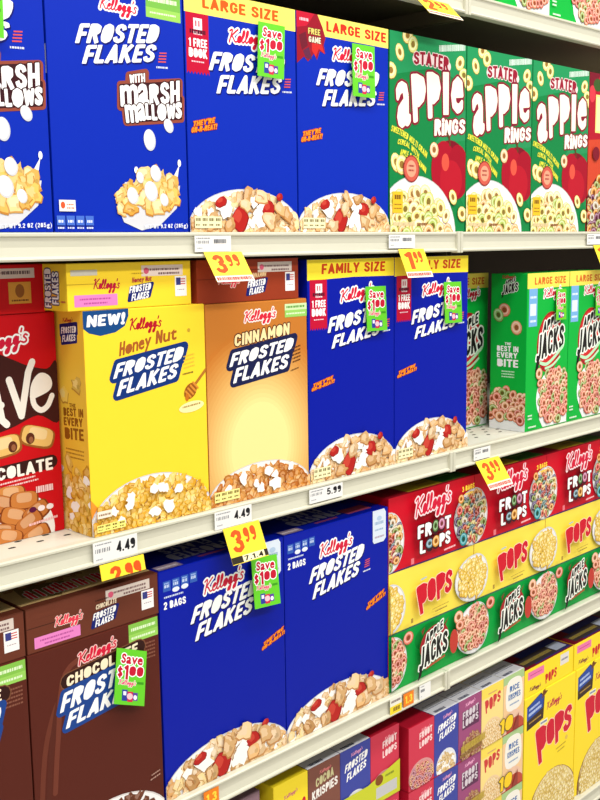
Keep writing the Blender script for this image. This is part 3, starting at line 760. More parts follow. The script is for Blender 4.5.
# lying cartons: their end panel faces the aisle
def lying(X0, Y0, Z0, W, D, H, col, kind, label):
    r = carton('cereal_box', X0, Y0, Z0, W, D, H, col, flap=False)
    A = art(W, D, H, 'front'); w, h = W * 1000, H * 1000
    if kind in ('honey', 'cinnamon', 'chocolate'):
        dk = {'honey': (196, 160, 40), 'cinnamon': (110, 40, 24), 'chocolate': (60, 30, 20)}[kind]
        A.part('end_flap_print'); A.rect(0, h * .55, w * .3, h * .565, dk); A.rect(0, h - 1.2, w, h, tuple(c * .9 for c in col))
        if kind != 'cinnamon': A.rect(w * .05, h * .08, w * .38, h * .33, (228, 130, 196)); A.fine(w * .09, h * .22, w * .33, 2, (180, 80, 150)); A.fine(w * .12, h * .13, w * .3, 2, (180, 80, 150), seed=4)
        A.rect(w * .58, h * .68, w * .93, h * .92, (236, 216, 206) if kind == 'honey' else (214, 200, 190)); A.fine(w * .6, h * .8, w * .9, 2.6, (120, 90, 90)); A.fine(w * .72, h * .71, w * .9, 2.6, (120, 90, 90), seed=5); A.ellipse(w * .62, h * .8, 4, 4, (214, 90, 120))
        A.rect(w * .03, h * .74, w * .23, h * .86, (205, 200, 185) if kind == 'honey' else col)
        flag_label(A, w * .86, h * .2, w * .1, h * .46)
        A.part('brand_logo_print'); A.script((w * .2, h * .43), (w * .4, h * .43), h * .26, (186, 20, 56) if kind == 'honey' else (226, 60, 80), () if kind == 'honey' else [(.7, (240, 210, 200))], 1.1)
        A.part('title_print')
        fl = {'honey': ('Honey Nut', (186, 60, 60)), 'cinnamon': ('CINNAMON', (240, 200, 150)), 'chocolate': ('CHOCOLATE', (240, 220, 190))}[kind]
        A.nl(); q = [(w * .47, h * .16), (w * .64, h * .24), (w * .67, h * .52), (w * .49, h * .44)]; backing(A, q, 2, NAVY)
        A.text('FROSTED', (w * .475, h * .32), (w * .65, h * .38), (w * .485, h * .47), WHITE, .5); A.text('FLAKES', (w * .49, h * .15), (w * .63, h * .2), (w * .5, h * .3), WHITE, .5)
        A.text(fl[0], (w * .5, h * .55), (w * .66, h * .58), (w * .505, h * .66), fl[1], .4)
        A.fine(w * .5, h * .74, w * .6, 1.4, dk)
    elif kind == 'krave':
        A.part('end_flap_print'); A.rect(w * .5, h * .72, w * .93, h * .92, (220, 200, 190)); A.fine(w * .55, h * .81, w * .75, 2.6, (150, 110, 110)); A.fine(w * .7, h * .8, w * .9, 4, (110, 90, 90), seed=4)
        A.rect(w * .74, h * .2, w * .9, h * .64, (216, 150, 60)); A.ellipse(w * .82, h * .46, 6, 8, (150, 90, 40)); A.fine(w * .76, h * .25, w * .88, 2, (110, 60, 30)); A.text('Krave', (w * .1, h * .25), (w * .5, h * .25), (w * .1, h * .6), WHITE, 1)
    elif kind == 'pops':
        A.part('end_flap_print'); A.rect(w * .06, h * .6, w * .38, h * .88, (234, 120, 170)); A.fine(w * .1, h * .72, w * .34, 2, (190, 70, 130)); A.part('code_label_print'); A.rect(w * .72, h * .5, w * .9, h * .9, (226, 220, 214)); A.fine(w * .74, h * .66, w * .88, 4, (120, 120, 140))
        A.part('brand_logo_print'); A.script((w * .1, h * .16), (w * .32, h * .16), h * .16, (120, 40, 60))
        A.part('title_print'); A.text('POPS', (w * .42, h * .14), (w * .64, h * .2), (w * .41, h * .48), (206, 30, 44), .9, TR=(w * .65, h * .56))
    A.finish(r)
    if kind == 'honey':
        L = art(W, D, H, 'left').part('side_print'); d = D * 1000
        L.nl(); q = [(d - 52, 6), (d - 18, 10), (d - 14, 48), (d - 48, 44)]; L.raw(q, (236, 180, 60)); 
        L.text('FROSTED', (d - 36, 4), (d - 34, 50), (d - 50, 4), WHITE, .9, [(1.6, NAVY)]); L.text('FLAKES', (d - 19, 8), (d - 17, 46), (d - 33, 8), WHITE, .9, [(1.6, NAVY)]); L.fine(d - 14, 10, d - 4, 2, (190, 40, 70))
        L.finish(r)
    if kind == 'chocolate':
        T = art(W, D, H, 'top').part('top_print')
        T.rect(2, 14, w - 2, 260, (204, 172, 116)); T.poly([(20, 40), (60, 16), (90, 60), (30, 90)], (130, 104, 60)); T.rect(100, 60, w - 8, 120, (206, 176, 120)); T.poly([(120, 22), (186, 18), (186, 70), (140, 60)], (196, 170, 120))
        rnd = random.Random(3)
        for i in range(14): T.flake(20 + 11 * i, 84 + rnd.uniform(-14, 14), 9, (190, 140, 84), rnd)
        x = 26
        while x < w - 24:           # upside-down red slogan, too foreshortened to read
            hh = rnd.uniform(22, 34); T.stroke([(x, 28), (x + 2.5, 28 + hh)], 3.4, (250, 240, 232)); T.stroke([(x, 28), (x + 2.5, 28 + hh)], 2.0, (226, 26, 50))
            if rnd.random() < .5: T.stroke([(x, 28 + hh * .5), (x + 4, 28 + hh * .6)], 1.7, (200, 26, 44))
            x += rnd.choice((6, 6, 7, 11))
        T.finish(r)
    if kind == 'pops':
        T = art(W, D, H, 'top').part('top_print')
        T.rect(0, 0, w, D * 1000, (120, 16, 40)); T.rect(w * .25, 4, w - 4, 60, (44, 52, 120)); T.rect(w * .1, 8, w * .8, 40, (70, 60, 60)); T.fine(w * .12, 18, w * .7, 10, (170, 150, 70)); T.rect(w * .74, 12, w * .96, 40, (190, 200, 220)); T.fine(w * .3, 70, w * .6, 6, (200, 120, 140), seed=6)
        T.finish(r)
    return tag(r, label, 'cereal box')

# ---- Cinnamon
def cinnamon(X0, Y0, Z0, label):
    W, D, H = .19, .066, .2755
    r = carton('cereal_box', X0, Y0, Z0, W, D, H, (196, 120, 46))
    A = art(W, D, H, 'front')
    A.part('front_print')          # the printed sunburst panel
    n = 18
    for i in range(n):
        t = i / (n - 1); c = tuple(a + (b - a) * t for a, b in zip((196, 118, 44), (250, 226, 150)))
        A.ellipse(95, 70, 150 - 95 * t, 170 - 105 * t, c, 0, 40)
    A.part('whole_grain_print'); A.rect(146, 250, 190, 269, (150, 206, 100)); A.rect(146, 260, 190, 269, (206, 232, 176)); A.fine(149, 263, 186, 3, (90, 150, 60)); A.fine(149, 254, 186, 2, (225, 244, 206), seed=2)
    A.part('brand_logo_print'); A.script((70, 247), (128, 251), 17, (214, 36, 60), [(1.7, (250, 232, 226))])
    A.part('flavour_print'); A.text('CINNAMON', (50, 216), (154, 226), (51, 232), (252, 226, 168), .9, [(1.7, (74, 30, 20))])
    title(A, ((40, 189), (158, 203), (47, 207)), ((46, 166), (148, 178), (53, 186)), [(4.6, (24, 30, 74))], 1.2)
    A.part('corn_print')
    for i in range(5): A.fine(160, 184 + 5 * i, 176, 2, (90, 50, 20), .2, seed=i)
    A.fine(156, 172, 172, 2, (120, 80, 40), .2)
    bowl_of_flakes(A, 190, 50, 20, [(206, 132, 54), (218, 152, 78), (190, 110, 40), (226, 170, 100)], 51, 10, False, rimc=(250, 244, 236))
    for x, y in ((118, 28), (82, 20), (150, 34)): A.splash(x, y, 7, random.Random(x))
    nutrition(A, 5, 6, 50, 20, (248, 236, 150), (120, 100, 40)); A.finish(r)
    return tag(r, label, 'cereal box')

# ---- Krave
def krave(X0, Y0, Z0, label):
    W, D, H = .19, .066, .275
    r = carton('cereal_box', X0, Y0, Z0, W, D, H, (200, 14, 24))
    A = art(W, D, H, 'front')
    A.part('front_print'); br = (64, 26, 22)
    A.poly(catmull([(0, 132), (60, 128), (120, 138), (160, 150), (190, 140), (190, 212), (176, 206), (150, 212), (128, 222), (100, 232), (60, 226), (0, 230)], True, 5), br)
    A.part('brand_logo_print'); A.script((78, 228), (152, 240), 22, RED, [(2.2, WHITE)])
    A.part('title_print'); cr = (240, 232, 222)
    # drippy hand lettering
    for st in ([(18, 212), (20, 152)], [(48, 212), (24, 184), (50, 150)], [(62, 196), (64, 150)], [(63, 186), (78, 196)], [(88, 146), (104, 200), (112, 150), (118, 144)], [(92, 166), (112, 168)],
               [(124, 197), (138, 152)], [(156, 216), (150, 204), (138, 152)]): A.stroke(st, 4.4, cr)
    A.stroke(catmull([(154, 174), (176, 182), (177, 193), (166, 198), (156, 186), (155, 166), (164, 156), (174, 160), (181, 172)]), 3.6, cr)
    A.part('flavour_print'); A.stroke([(66, 84), (176, 90)], 8.5, (56, 24, 22)); A.text('CHOCOLATE', (60, 76), (177, 80), (60, 91), (250, 240, 230), 1.0, TR=(177, 95))
    A.fine(96, 71, 152, 2, (240, 200, 200), .06); A.fine(92, 66, 156, 2, (240, 200, 200), .06, seed=5)
    A.part('cereal_picture')
    for x, y, a in ((112, 118, .12), (158, 124, -.3), (56, 112, .2)):
        A.part('cereal_picture', x).pillow(x, y, 23, 12.5, (228, 184, 104), a); A.ellipse(x + (12 if x < 130 else -10), y - (2 if x < 130 else 1), 6, 7, (90, 42, 26)); A.ellipse(x + (13 if x < 130 else -9), y - 3, 3, 4, (150, 92, 60))
    A.part('bowl_picture'); A.ellipse(88, 8, 88, 62, (236, 232, 228), 0, 40)
    rnd = random.Random(8)
    for y in (58, 44, 30, 16, 2):
        for x in range(18, 140, 30): 
            if ((x - 84) / 76) ** 2 + ((y - 8) / 60) ** 2 < 1: A.pillow(x + rnd.uniform(-6, 6) + (y % 4) * 4, y + rnd.uniform(-4, 4), 19, 11, rnd.choice([(196, 120, 56), (206, 134, 66), (186, 110, 50)]), rnd.uniform(-.5, .6))
    A.part('nutrition_print'); A.fine(152, 54, 176, 8, (240, 200, 200)); 
    for i in range(3): A.ellipse(146 + 12 * i, 34, 5, 3.6, (90, 20, 60) if i == 0 else (240, 226, 226))
    A.fine(140, 14, 180, 3, (240, 190, 190), .1, seed=2); A.finish(r)
    return tag(r, label, 'cereal box')

# ---- family size
def ff_family(X0, Y0, Z0, label):
    W, D, H = .1945, .075, .3305
    BL2 = (0, 22, 160)
    r = carton('cereal_box', X0, Y0, Z0, W, D, H, BL2)
    A = art(W, D, H, 'front'); w = W * 1000
    A.part('size_banner'); A.poly([(0, 300), (100, 303), (w, 302), (w, 330), (0, 330)], (250, 226, 56)); A.text('FAMILY SIZE', (30, 309), (172, 310), (31, 323.5), (200, 64, 26), 1.0)
    book_ribbon(A, 5, 227, 41, 301)
    A.part('brand_logo_print'); A.script((72, 265), (146, 276), 20, RED, [(2.3, WHITE)])
    title(A, ((42, 222), (166, 238), (48, 244)), ((50, 198), (156, 212), (57, 217)), (), 1.6, (1.2, -1.4, .4, (10, 14, 96)))
    corn_strip(A, 170, 222); gr(A, 6, 138, 54, 158)
    bowl_of_flakes(A, w, 62, 10, FLK + ['milk'], 61)
    nutrition(A, 5, 6, 42, 22, (246, 238, 190), (120, 110, 70)); A.finish(r)
    coupon(r, W, D, H, [(122, 288), (170, 286), (170, 219), (123, 218)], .003)
    return tag(r, label, 'cereal box')

# ---- two bag box (lower shelf)
def ff_twobag(X0, Y0, Z0, W, label, cpn):
    D, H = .085, .321; BL2 = (0, 24, 160)
    r = carton('cereal_box', X0, Y0, Z0, W, D, H, BL2)
    A = art(W, D, H, 'front'); w = W * 1000
    A.part('nutrition_print')
    for i in range(4):
        x, y = 7 + 15 * i, 292 + .6 * i
        A.rect(x, y, x + 12.5, y + 14, (52, 92, 180)); A.fine(x + 2, y + 5, x + 10, 4, (190, 206, 236), seed=i); A.fine(x + 2, y + 10, x + 10, 2, (150, 176, 224), seed=i + 4)
        if i in (1, 2): A.ellipse(x + 6, y - 1, 6, 3.4, (226, 232, 244))
    A.fine(8, 283, 40, 2.4, (200, 210, 236)); A.part('count_print'); A.text('2 BAGS', (7, 268), (44, 268), (7, 278), WHITE, .6)
    A.part('brand_logo_print'); A.script((77, 270), (148, 276), 24, RED, [(2.4, WHITE)])
    title(A, ((51, 236), (170, 250), (60, 259)), ((58, 210), (160, 224), (66, 233)), (), 1.9, (1.4, -1.6, .5, (8, 14, 90)))
    corn_strip(A, 176, 232); gr(A, 180, 160, 226, 186, .3)
    if True:
        A.part('offer_print'); q = [(w - 38, 320), (w - 38, 270), (w - 35, 266), (w - 12, 266), (w - 6, 271), (w - 6, 314), (w - 10, 320)]
        A.poly(q, (214, 226, 240)); A.fine(w - 33, 296, w - 12, 5, (150, 176, 206)); A.fine(w - 33, 286, w - 12, 3, (150, 176, 206), seed=3); A.fine(w - 33, 274, w - 10, 3, (170, 150, 170), seed=4); A.ellipse(w - 22, 306, 6, 4, (176, 200, 226))
    bowl_of_flakes(A, w, 60, 14, FLK + ['milk'], 71, 13)
    A.finish(r)
    T = art(W, D, H, 'top').part('top_print')
    T.text('FROSTED', (150, 52), (48, 52), (150, 24), (176, 178, 206), .9); T.text('FLAKES', (140, 80), (56, 80), (140, 56), (176, 178, 206), .9)
    T.fine(80, 12, 130, 6, (140, 60, 90)); T.rect(w - 80, 14, w - 24, 40, (150, 60, 90)); T.rect(4, 3, 44, 20, (150, 130, 150)); T.fine(6, 8, 40, 6, (220, 210, 220)); T.finish(r)
    if cpn: coupon(r, W, D, H, [(160, 303), (209, 300), (205, 229), (154, 234)], .012)
    return tag(r, label, 'cereal box')

# ---- chocolate
def chocolate(X0, Y0, Z0, label, cpn):
    W, D, H = .192, .066, .265
    CB = (86, 34, 24)
    r = carton('cereal_box', X0, Y0, Z0, W, D, H, CB)
    A = art(W, D, H, 'front')
    A.part('front_print')
    for k, c in ((0, (104, 50, 36)), (1, (84, 36, 26)), (2, (110, 54, 40))): A.stroke(catmull([(8 + 10 * k, 60 + 10 * k), (20 + 8 * k, 150), (50, 212 + 8 * k), (100, 240 + 3 * k)]), 3.5, c)
    A.part('whole_grain_print'); A.rect(145, 238, 191, 263, (150, 206, 92)); A.rect(145, 249, 191, 263, (130, 190, 76)); A.fine(149, 253, 187, 4, (220, 240, 200)); A.fine(149, 242, 187, 3, (220, 240, 200), seed=2)
    for i in range(5): A.fine(160 + 2 * (i % 2), 230 - 5 * i, 186, 2.2, (134, 84, 66), seed=i)
    A.part('brand_logo_print'); A.script((70, 231), (126, 240), 18, RED, [(1.3, (236, 190, 186))])
    A.part('flavour_print'); A.stroke([(53, 217), (160, 229)], 11.5, (120, 74, 50)); A.stroke([(53, 217), (160, 229)], 10, (50, 22, 18)); A.text('CHOCOLATE', (51, 210), (158, 222), (52, 223), (248, 232, 200), 1.3, TR=(158, 236))
    title(A, ((40, 180), (152, 194), (47, 203)), ((47, 157), (146, 170), (54, 177)), [(4.2, (28, 66, 140))], 1.3)
    A.part('bowl_picture')
    A.ellipse(110, -22, 92, 62, (214, 208, 206), 0, 40); A.ellipse(110, -22, 90, 60, (240, 238, 238), 0, 40)
    A.fillbowl(lambda x, y: ((x - 110) / 78) ** 2 + ((y + 22) / 56) ** 2 < 1, 10, 0, 190, 36, 10, 'flake', [(110, 60, 40), (128, 74, 52), (96, 48, 34)], 81)
    A.part('net_weight_print'); A.fine(172, 46, 186, 2, (180, 140, 126), .2); A.fine(170, 40, 186, 2, (180, 140, 126), .2, seed=2)
    A.finish(r)
    if cpn: coupon(r, W, D, H, [(122, 240), (171, 222), (155, 153), (112, 172)], .008)
    return tag(r, label, 'cereal box')

# ---- three-bag variety box
FLC = [(206, 84, 60), (226, 160, 80), (130, 150, 70), (96, 80, 120), (226, 206, 130), (90, 124, 124), (220, 206, 186), (170, 66, 56)]
PPC = [(236, 204, 96), (244, 220, 130), (228, 190, 80)]
def tri(X0, Y0, Z0, label):
    W, D, H = .2355, .09, .333
    r = carton('cereal_box', X0, Y0, Z0, W, D, H, (196, 12, 36))
    A = art(W, D, H, 'front'); w = W * 1000
    A.part('red_band_print'); A.rect(0, 206, w, 333, (204, 14, 38)); A.poly([(0, 208), (0, 204), (w, 204), (w, 208)], (70, 40, 100))
    A.part('yellow_band_print'); A.rect(0, 101, w, 205, (250, 226, 84)); A.rect(0, 98, w, 101, (60, 110, 90))
    A.part('green_band_print'); A.rect(0, 0, w, 98, (12, 160, 66)); A.ellipse(112, 70, 44, 24, (18, 138, 58))
    # cereal bowls cut by the side edges
    for part, cy, ry, kind, cols, seed in (('red_bowl_picture', 258, 52, 'loop', FLC, 3), ('yellow_bowl_picture', 146, 43, 'puff', PPC, 4), ('green_bowl_picture', 52, 47, 'loop', AJC, 5)):
        A.part(part)
        for cx, rx in ((0, 40), (w - 4, 57)):
            A.part(part, cx); A.ellipse(cx, cy, rx, ry, (206, 208, 210), 0, 32); A.ellipse(cx, cy, rx - 2.5, ry - 2.5, (236, 236, 236), 0, 32)
            A.fillbowl(lambda x, y: ((x - cx) / (rx - 8)) ** 2 + ((y - cy) / (ry - 8)) ** 2 < 1, cx - rx, cy - ry, cx + rx, cy + ry, 7.5 if kind == 'loop' else 7, kind, cols, seed + int(cx), 1.1)
    rnd = random.Random(5)
    for x, y, q, c in ((192, 226, 12, (50, 150, 160)), (180, 280, 8, (220, 80, 70)), (184, 300, 8, (230, 150, 60)), (40, 88, 13, AJC[1]), (180, 86, 13, AJC[2]), (184, 70, 12, AJC[0])): A.part('loose_ring_picture', (x, y)).loop(x, y, q, c, rnd)
    A.part('brand_logo_print'); A.script((59, 290), (154, 300), 38, RED, [(2.6, (246, 220, 226))], 1.05)
    A.part('red_title_print')
    for k, (ch, x0, x1) in enumerate((('F', 64, 80), ('R', 84, 101), ('O', 104, 120), ('O', 121, 137), ('T', 138, 154))):
        y = 254 + k * .5
        if ch == 'O': A.ellipse((x0 + x1) / 2, y + 11, 11.5, 13, (60, 20, 30)); A.loop((x0 + x1) / 2, y + 12, 10, (90, 140, 70) if k == 2 else (190, 110, 150), rnd)
        else: A.text(ch, (x0, y), (x1, y), (x0, y + 22), WHITE, 2.2, [(1.8, (70, 20, 30))])
    for k, (ch, x0, x1) in enumerate((('L', 70, 84), ('O', 88, 104), ('O', 105, 121), ('P', 123, 137), ('S', 139, 153))):
        y = 227 + k * .5
        if ch == 'O': A.ellipse((x0 + x1) / 2, y + 11, 11.5, 13, (60, 20, 30)); A.loop((x0 + x1) / 2, y + 12, 10, (110, 150, 170) if k == 1 else (226, 160, 60), rnd)
        else: A.text(ch, (x0, y), (x1, y), (x0, y + 22), WHITE, 2.2, [(1.8, (70, 20, 30))])
    A.fine(136, 218, 168, 3, (240, 200, 206), .05); A.rect(46, 214, 54, 224, (226, 120, 130))
    A.part('count_print'); A.text('3 BAGS', (186, 312), (222, 314), (186, 321), (250, 214, 60), .7); A.fine(194, 305, 218, 3, (250, 214, 60), .05, seed=2)
    A.part('yellow_title_print'); rd = (206, 24, 46)
    kw = dict(bold=4.2, outs=[(1.6, (250, 214, 190))], uni=True)
    A.text('P', (72, 121), (92, 124), (60, 170), rd, **kw, TR=(92, 176)); A.text('O', (92, 137), (114, 140), (90, 175), rd, **kw); A.text('P', (118, 135), (136, 138), (114, 178), rd, **kw, TR=(140, 182)); A.text('S', (138, 140), (157, 142), (141, 179), rd, **kw)
    A.fine(72, 180, 88, 3, (130, 190, 220), .1); A.fine(104, 120, 150, 2, (190, 160, 60), .05); A.fine(112, 114, 146, 2.4, (150, 120, 60), .05, seed=3); A.rect(46, 112, 52, 120, (170, 140, 60))
    jacks_logo(A, 68, 14, 78, 'green_title_print', False)
    A.part('green_band_print'); A.ellipse(110, 62, 40, 30, (160, 32, 38), .2); A.poly([(78, 82), (84, 96), (74, 90)], (120, 50, 30)); A.poly([(134, 84), (150, 96), (140, 82)], (120, 50, 30)); A.ellipse(166, 46, 12, 22, (190, 60, 50)); A.fine(86, 18, 140, 4, (190, 50, 50), .15)
    jacks_logo(A, 68, 14, 78, 'green_title_print', False)
    A.finish(r)
    T = art(W, D, H, 'top').part('top_print'); T.rect(0, 0, w, 90, (150, 16, 34)); T.rect(56, 6, 150, 86, (196, 172, 44)); T.rect(150, 6, w, 86, (46, 112, 40)); T.rect(100, 16, 150, 70, (176, 150, 40)); T.fine(110, 30, 140, 5, (120, 90, 30)); T.fine(170, 36, 210, 6, (130, 170, 90), seed=5); T.finish(r)
    return tag(r, label, 'cereal box')

# ---- Pops
def pops(X0, Y0, Z0, label):
    W, D, H = .192, .07, .287; Y = (252, 222, 48)
    r = carton('cereal_box', X0, Y0, Z0, W, D, H, Y)
    A = art(W, D, H, 'front')
    A.part('offer_print'); A.poly([(8, 218), (68, 226), (72, 272), (58, 284), (8, 268)], (60, 44, 40)); A.poly([(8, 238), (66, 250), (70, 272), (56, 282), (8, 266)], (40, 74, 160)); A.poly([(60, 268), (84, 280), (72, 284), (92, 296), (66, 286)], (110, 60, 24)); A.fine(14, 246, 60, 6, (190, 206, 240), .15); A.fine(16, 230, 60, 3, (190, 150, 60), .1, seed=3); A.fine(16, 257, 54, 5, (190, 206, 240), .15, seed=8)
    A.part('brand_logo_print'); A.script((82, 238), (138, 244), 18, (190, 40, 70))
    A.part('title_print'); rd = (206, 24, 52); kw = dict(bold=5.0, outs=[(2.2, (252, 206, 180))], uni=True)
    A.text('P', (56, 130), (86, 137), (40, 206), rd, **kw, TR=(84, 212)); A.text('O', (85, 158), (114, 164), (81, 210), rd, **kw); A.text('P', (118, 152), (146, 160), (112, 215), rd, **kw, TR=(148, 221)); A.text('S', (147, 163), (177, 170), (150, 216), rd, **kw)
    A.rect(56, 212, 84, 222, (240, 236, 210)); A.fine(58, 215, 82, 4, (60, 90, 160)); A.fine(120, 138, 158, 2.2, (170, 130, 40), .1); A.fine(126, 130, 154, 2.2, (170, 130, 40), .1, seed=3); A.ellipse(160, 152, 5, 5, (226, 190, 90))
    A.part('bowl_picture'); A.ellipse(110, 10, 96, 92, (120, 34, 50), .1, 40); A.ellipse(110, 14, 92, 87, (236, 216, 160), .1, 40)
    A.fillbowl(lambda x, y: ((x - 110) / 86) ** 2 + ((y - 16) / 80) ** 2 < 1, 16, 0, 197, 98, 8, 'puff', [(230, 206, 130), (238, 218, 150), (220, 190, 104)], 91, 1.1)
    A.finish(r)
    return tag(r, label, 'cereal box')

# ---- variety trays of mini boxes
def mini_art(A, W, H, kind):
    w, h = W * 1000, H * 1000
    A.part('mini_front_print')
    if kind == 'red':
        A.rect(0, 0, w, h, (206, 56, 80)); A.script((w * .5, h * .84), (w * .86, h * .86), 7, (240, 170, 180))
        A.text('FROOT', (w * .42, h * .74), (w * .92, h * .78), (w * .42, h * .84), (244, 214, 214), .9); A.text('LOOPS', (w * .42, h * .6), (w * .92, h * .64), (w * .42, h * .7), (244, 214, 214), .9)
        A.ellipse(w * .5, h * .18, w * .5, h * .24, (214, 150, 150)); A.fillbowl(lambda x, y: ((x - w * .5) / (w * .44)) ** 2 + ((y - h * .16) / (h * .2)) ** 2 < 1, 0, 0, w, h * .4, 4.5, 'loop', [(214, 110, 100), (220, 160, 110), (190, 120, 140)], 3)
    elif kind == 'blue':
        A.rect(0, 0, w, h, (62, 72, 160)); A.script((w * .36, h * .86), (w * .74, h * .9), 7, (220, 150, 190))
        A.text('FROSTED', (w * .14, h * .68), (w * .88, h * .76), (w * .18, h * .79), WHITE, .8); A.text('FLAKES', (w * .2, h * .54), (w * .84, h * .62), (w * .23, h * .65), WHITE, .8)
        A.ellipse(w * .5, h * .1, w * .42, h * .26, (226, 228, 236)); A.fillbowl(lambda x, y: ((x - w * .5) / (w * .36)) ** 2 + ((y - h * .08) / (h * .22)) ** 2 < 1, 0, 0, w, h * .4, 5, 'flake', [(214, 180, 120), (226, 196, 140), 'milk'], 4)
    elif kind == 'purple':
        A.rect(0, 0, w, h, (156, 76, 122)); A.script((w * .3, h * .86), (w * .72, h * .9), 7, (236, 170, 206))
        A.rect(w * .16, h * .5, w * .9, h * .8, (96, 50, 84)); A.text('FROOT', (w * .18, h * .67), (w * .86, h * .71), (w * .18, h * .79), (214, 204, 214), .7); A.text('LOOPS', (w * .18, h * .53), (w * .86, h * .57), (w * .18, h * .65), (214, 204, 214), .7)
        A.fillbowl(lambda x, y: ((x - w * .6) / (w * .5)) ** 2 + ((y - h * .1) / (h * .28)) ** 2 < 1, 0, 0, w, h * .4, 5, 'flake', [(170, 120, 80), (190, 150, 100), (150, 90, 70)], 5)
    elif kind == 'yellow':
        A.rect(0, 0, w, h, (246, 220, 140)); A.rect(0, h * .82, w, h, (244, 218, 90)); A.fine(w * .3, h * .86, w * .7, 3, (206, 150, 110))
        A.text('POPS', (w * .2, h * .56), (w * .86, h * .66), (w * .14, h * .78), (206, 60, 60), 1.6, TR=(w * .88, h * .84), jig=.08)
        A.ellipse(w * .5, h * .14, w * .5, h * .3, (238, 206, 160)); A.fillbowl(lambda x, y: ((x - w * .5) / (w * .44)) ** 2 + ((y - h * .12) / (h * .26)) ** 2 < 1, 0, 0, w, h * .45, 4.5, 'puff', [(236, 200, 140), (240, 212, 160)], 6)
    elif kind == 'beige':
        A.rect(0, 0, w, h, (240, 200, 150)); A.rect(0, h * .86, w, h, (170, 200, 140)); A.poly(catmull([(w * .18, h * .4), (w * .86, h * .4), (w * .88, h * .84), (w * .5, h * .93), (w * .16, h * .84)], True), (242, 238, 228))
        A.text('RICE', (w * .3, h * .7), (w * .76, h * .7), (w * .3, h * .8), (70, 110, 170), .7); A.text('KRISPIES', (w * .24, h * .56), (w * .82, h * .56), (w * .24, h * .66), (70, 110, 170), .6); A.fine(w * .3, h * .46, w * .76, 3, (120, 150, 190))
        A.ellipse(w * .5, h * .06, w * .5, h * .3, (236, 196, 170)); A.ellipse(w * .6, h * .02, w * .44, h * .2, (190, 80, 60))
    elif kind == 'brown':
        A.rect(0, 0, w, h, (126, 78, 66)); A.script((w * .36, h * .86), (w * .72, h * .88), 6, (214, 120, 120))
        A.text('COCOA', (w * .24, h * .7), (w * .8, h * .75), (w * .24, h * .82), (206, 200, 150), .8); A.text('KRISPIES', (w * .12, h * .54), (w * .92, h * .6), (w * .12, h * .66), (240, 236, 230), .8)
        A.ellipse(w * .4, h * .2, w * .3, h * .2, (220, 160, 110)); A.fillbowl(lambda x, y: ((x - w * .4) / (w * .26)) ** 2 + ((y - h * .2) / (h * .16)) ** 2 < 1, 0, 0, w, h * .4, 4, 'puff', [(120, 70, 50), (140, 90, 60)], 6)
    elif kind == 'gold':
        A.rect(0, 0, w, h, (250, 224, 50)); A.script((w * .3, h * .76), (w * .7, h * .8), 7, (206, 110, 120)); A.text('POPS', (w * .42, h * .36), (w * .92, h * .42), (w * .4, h * .6), (206, 40, 50), 1.5, TR=(w * .94, h * .68)); A.fine(w * .1, h * .66, w * .2, 6, (170, 130, 60))

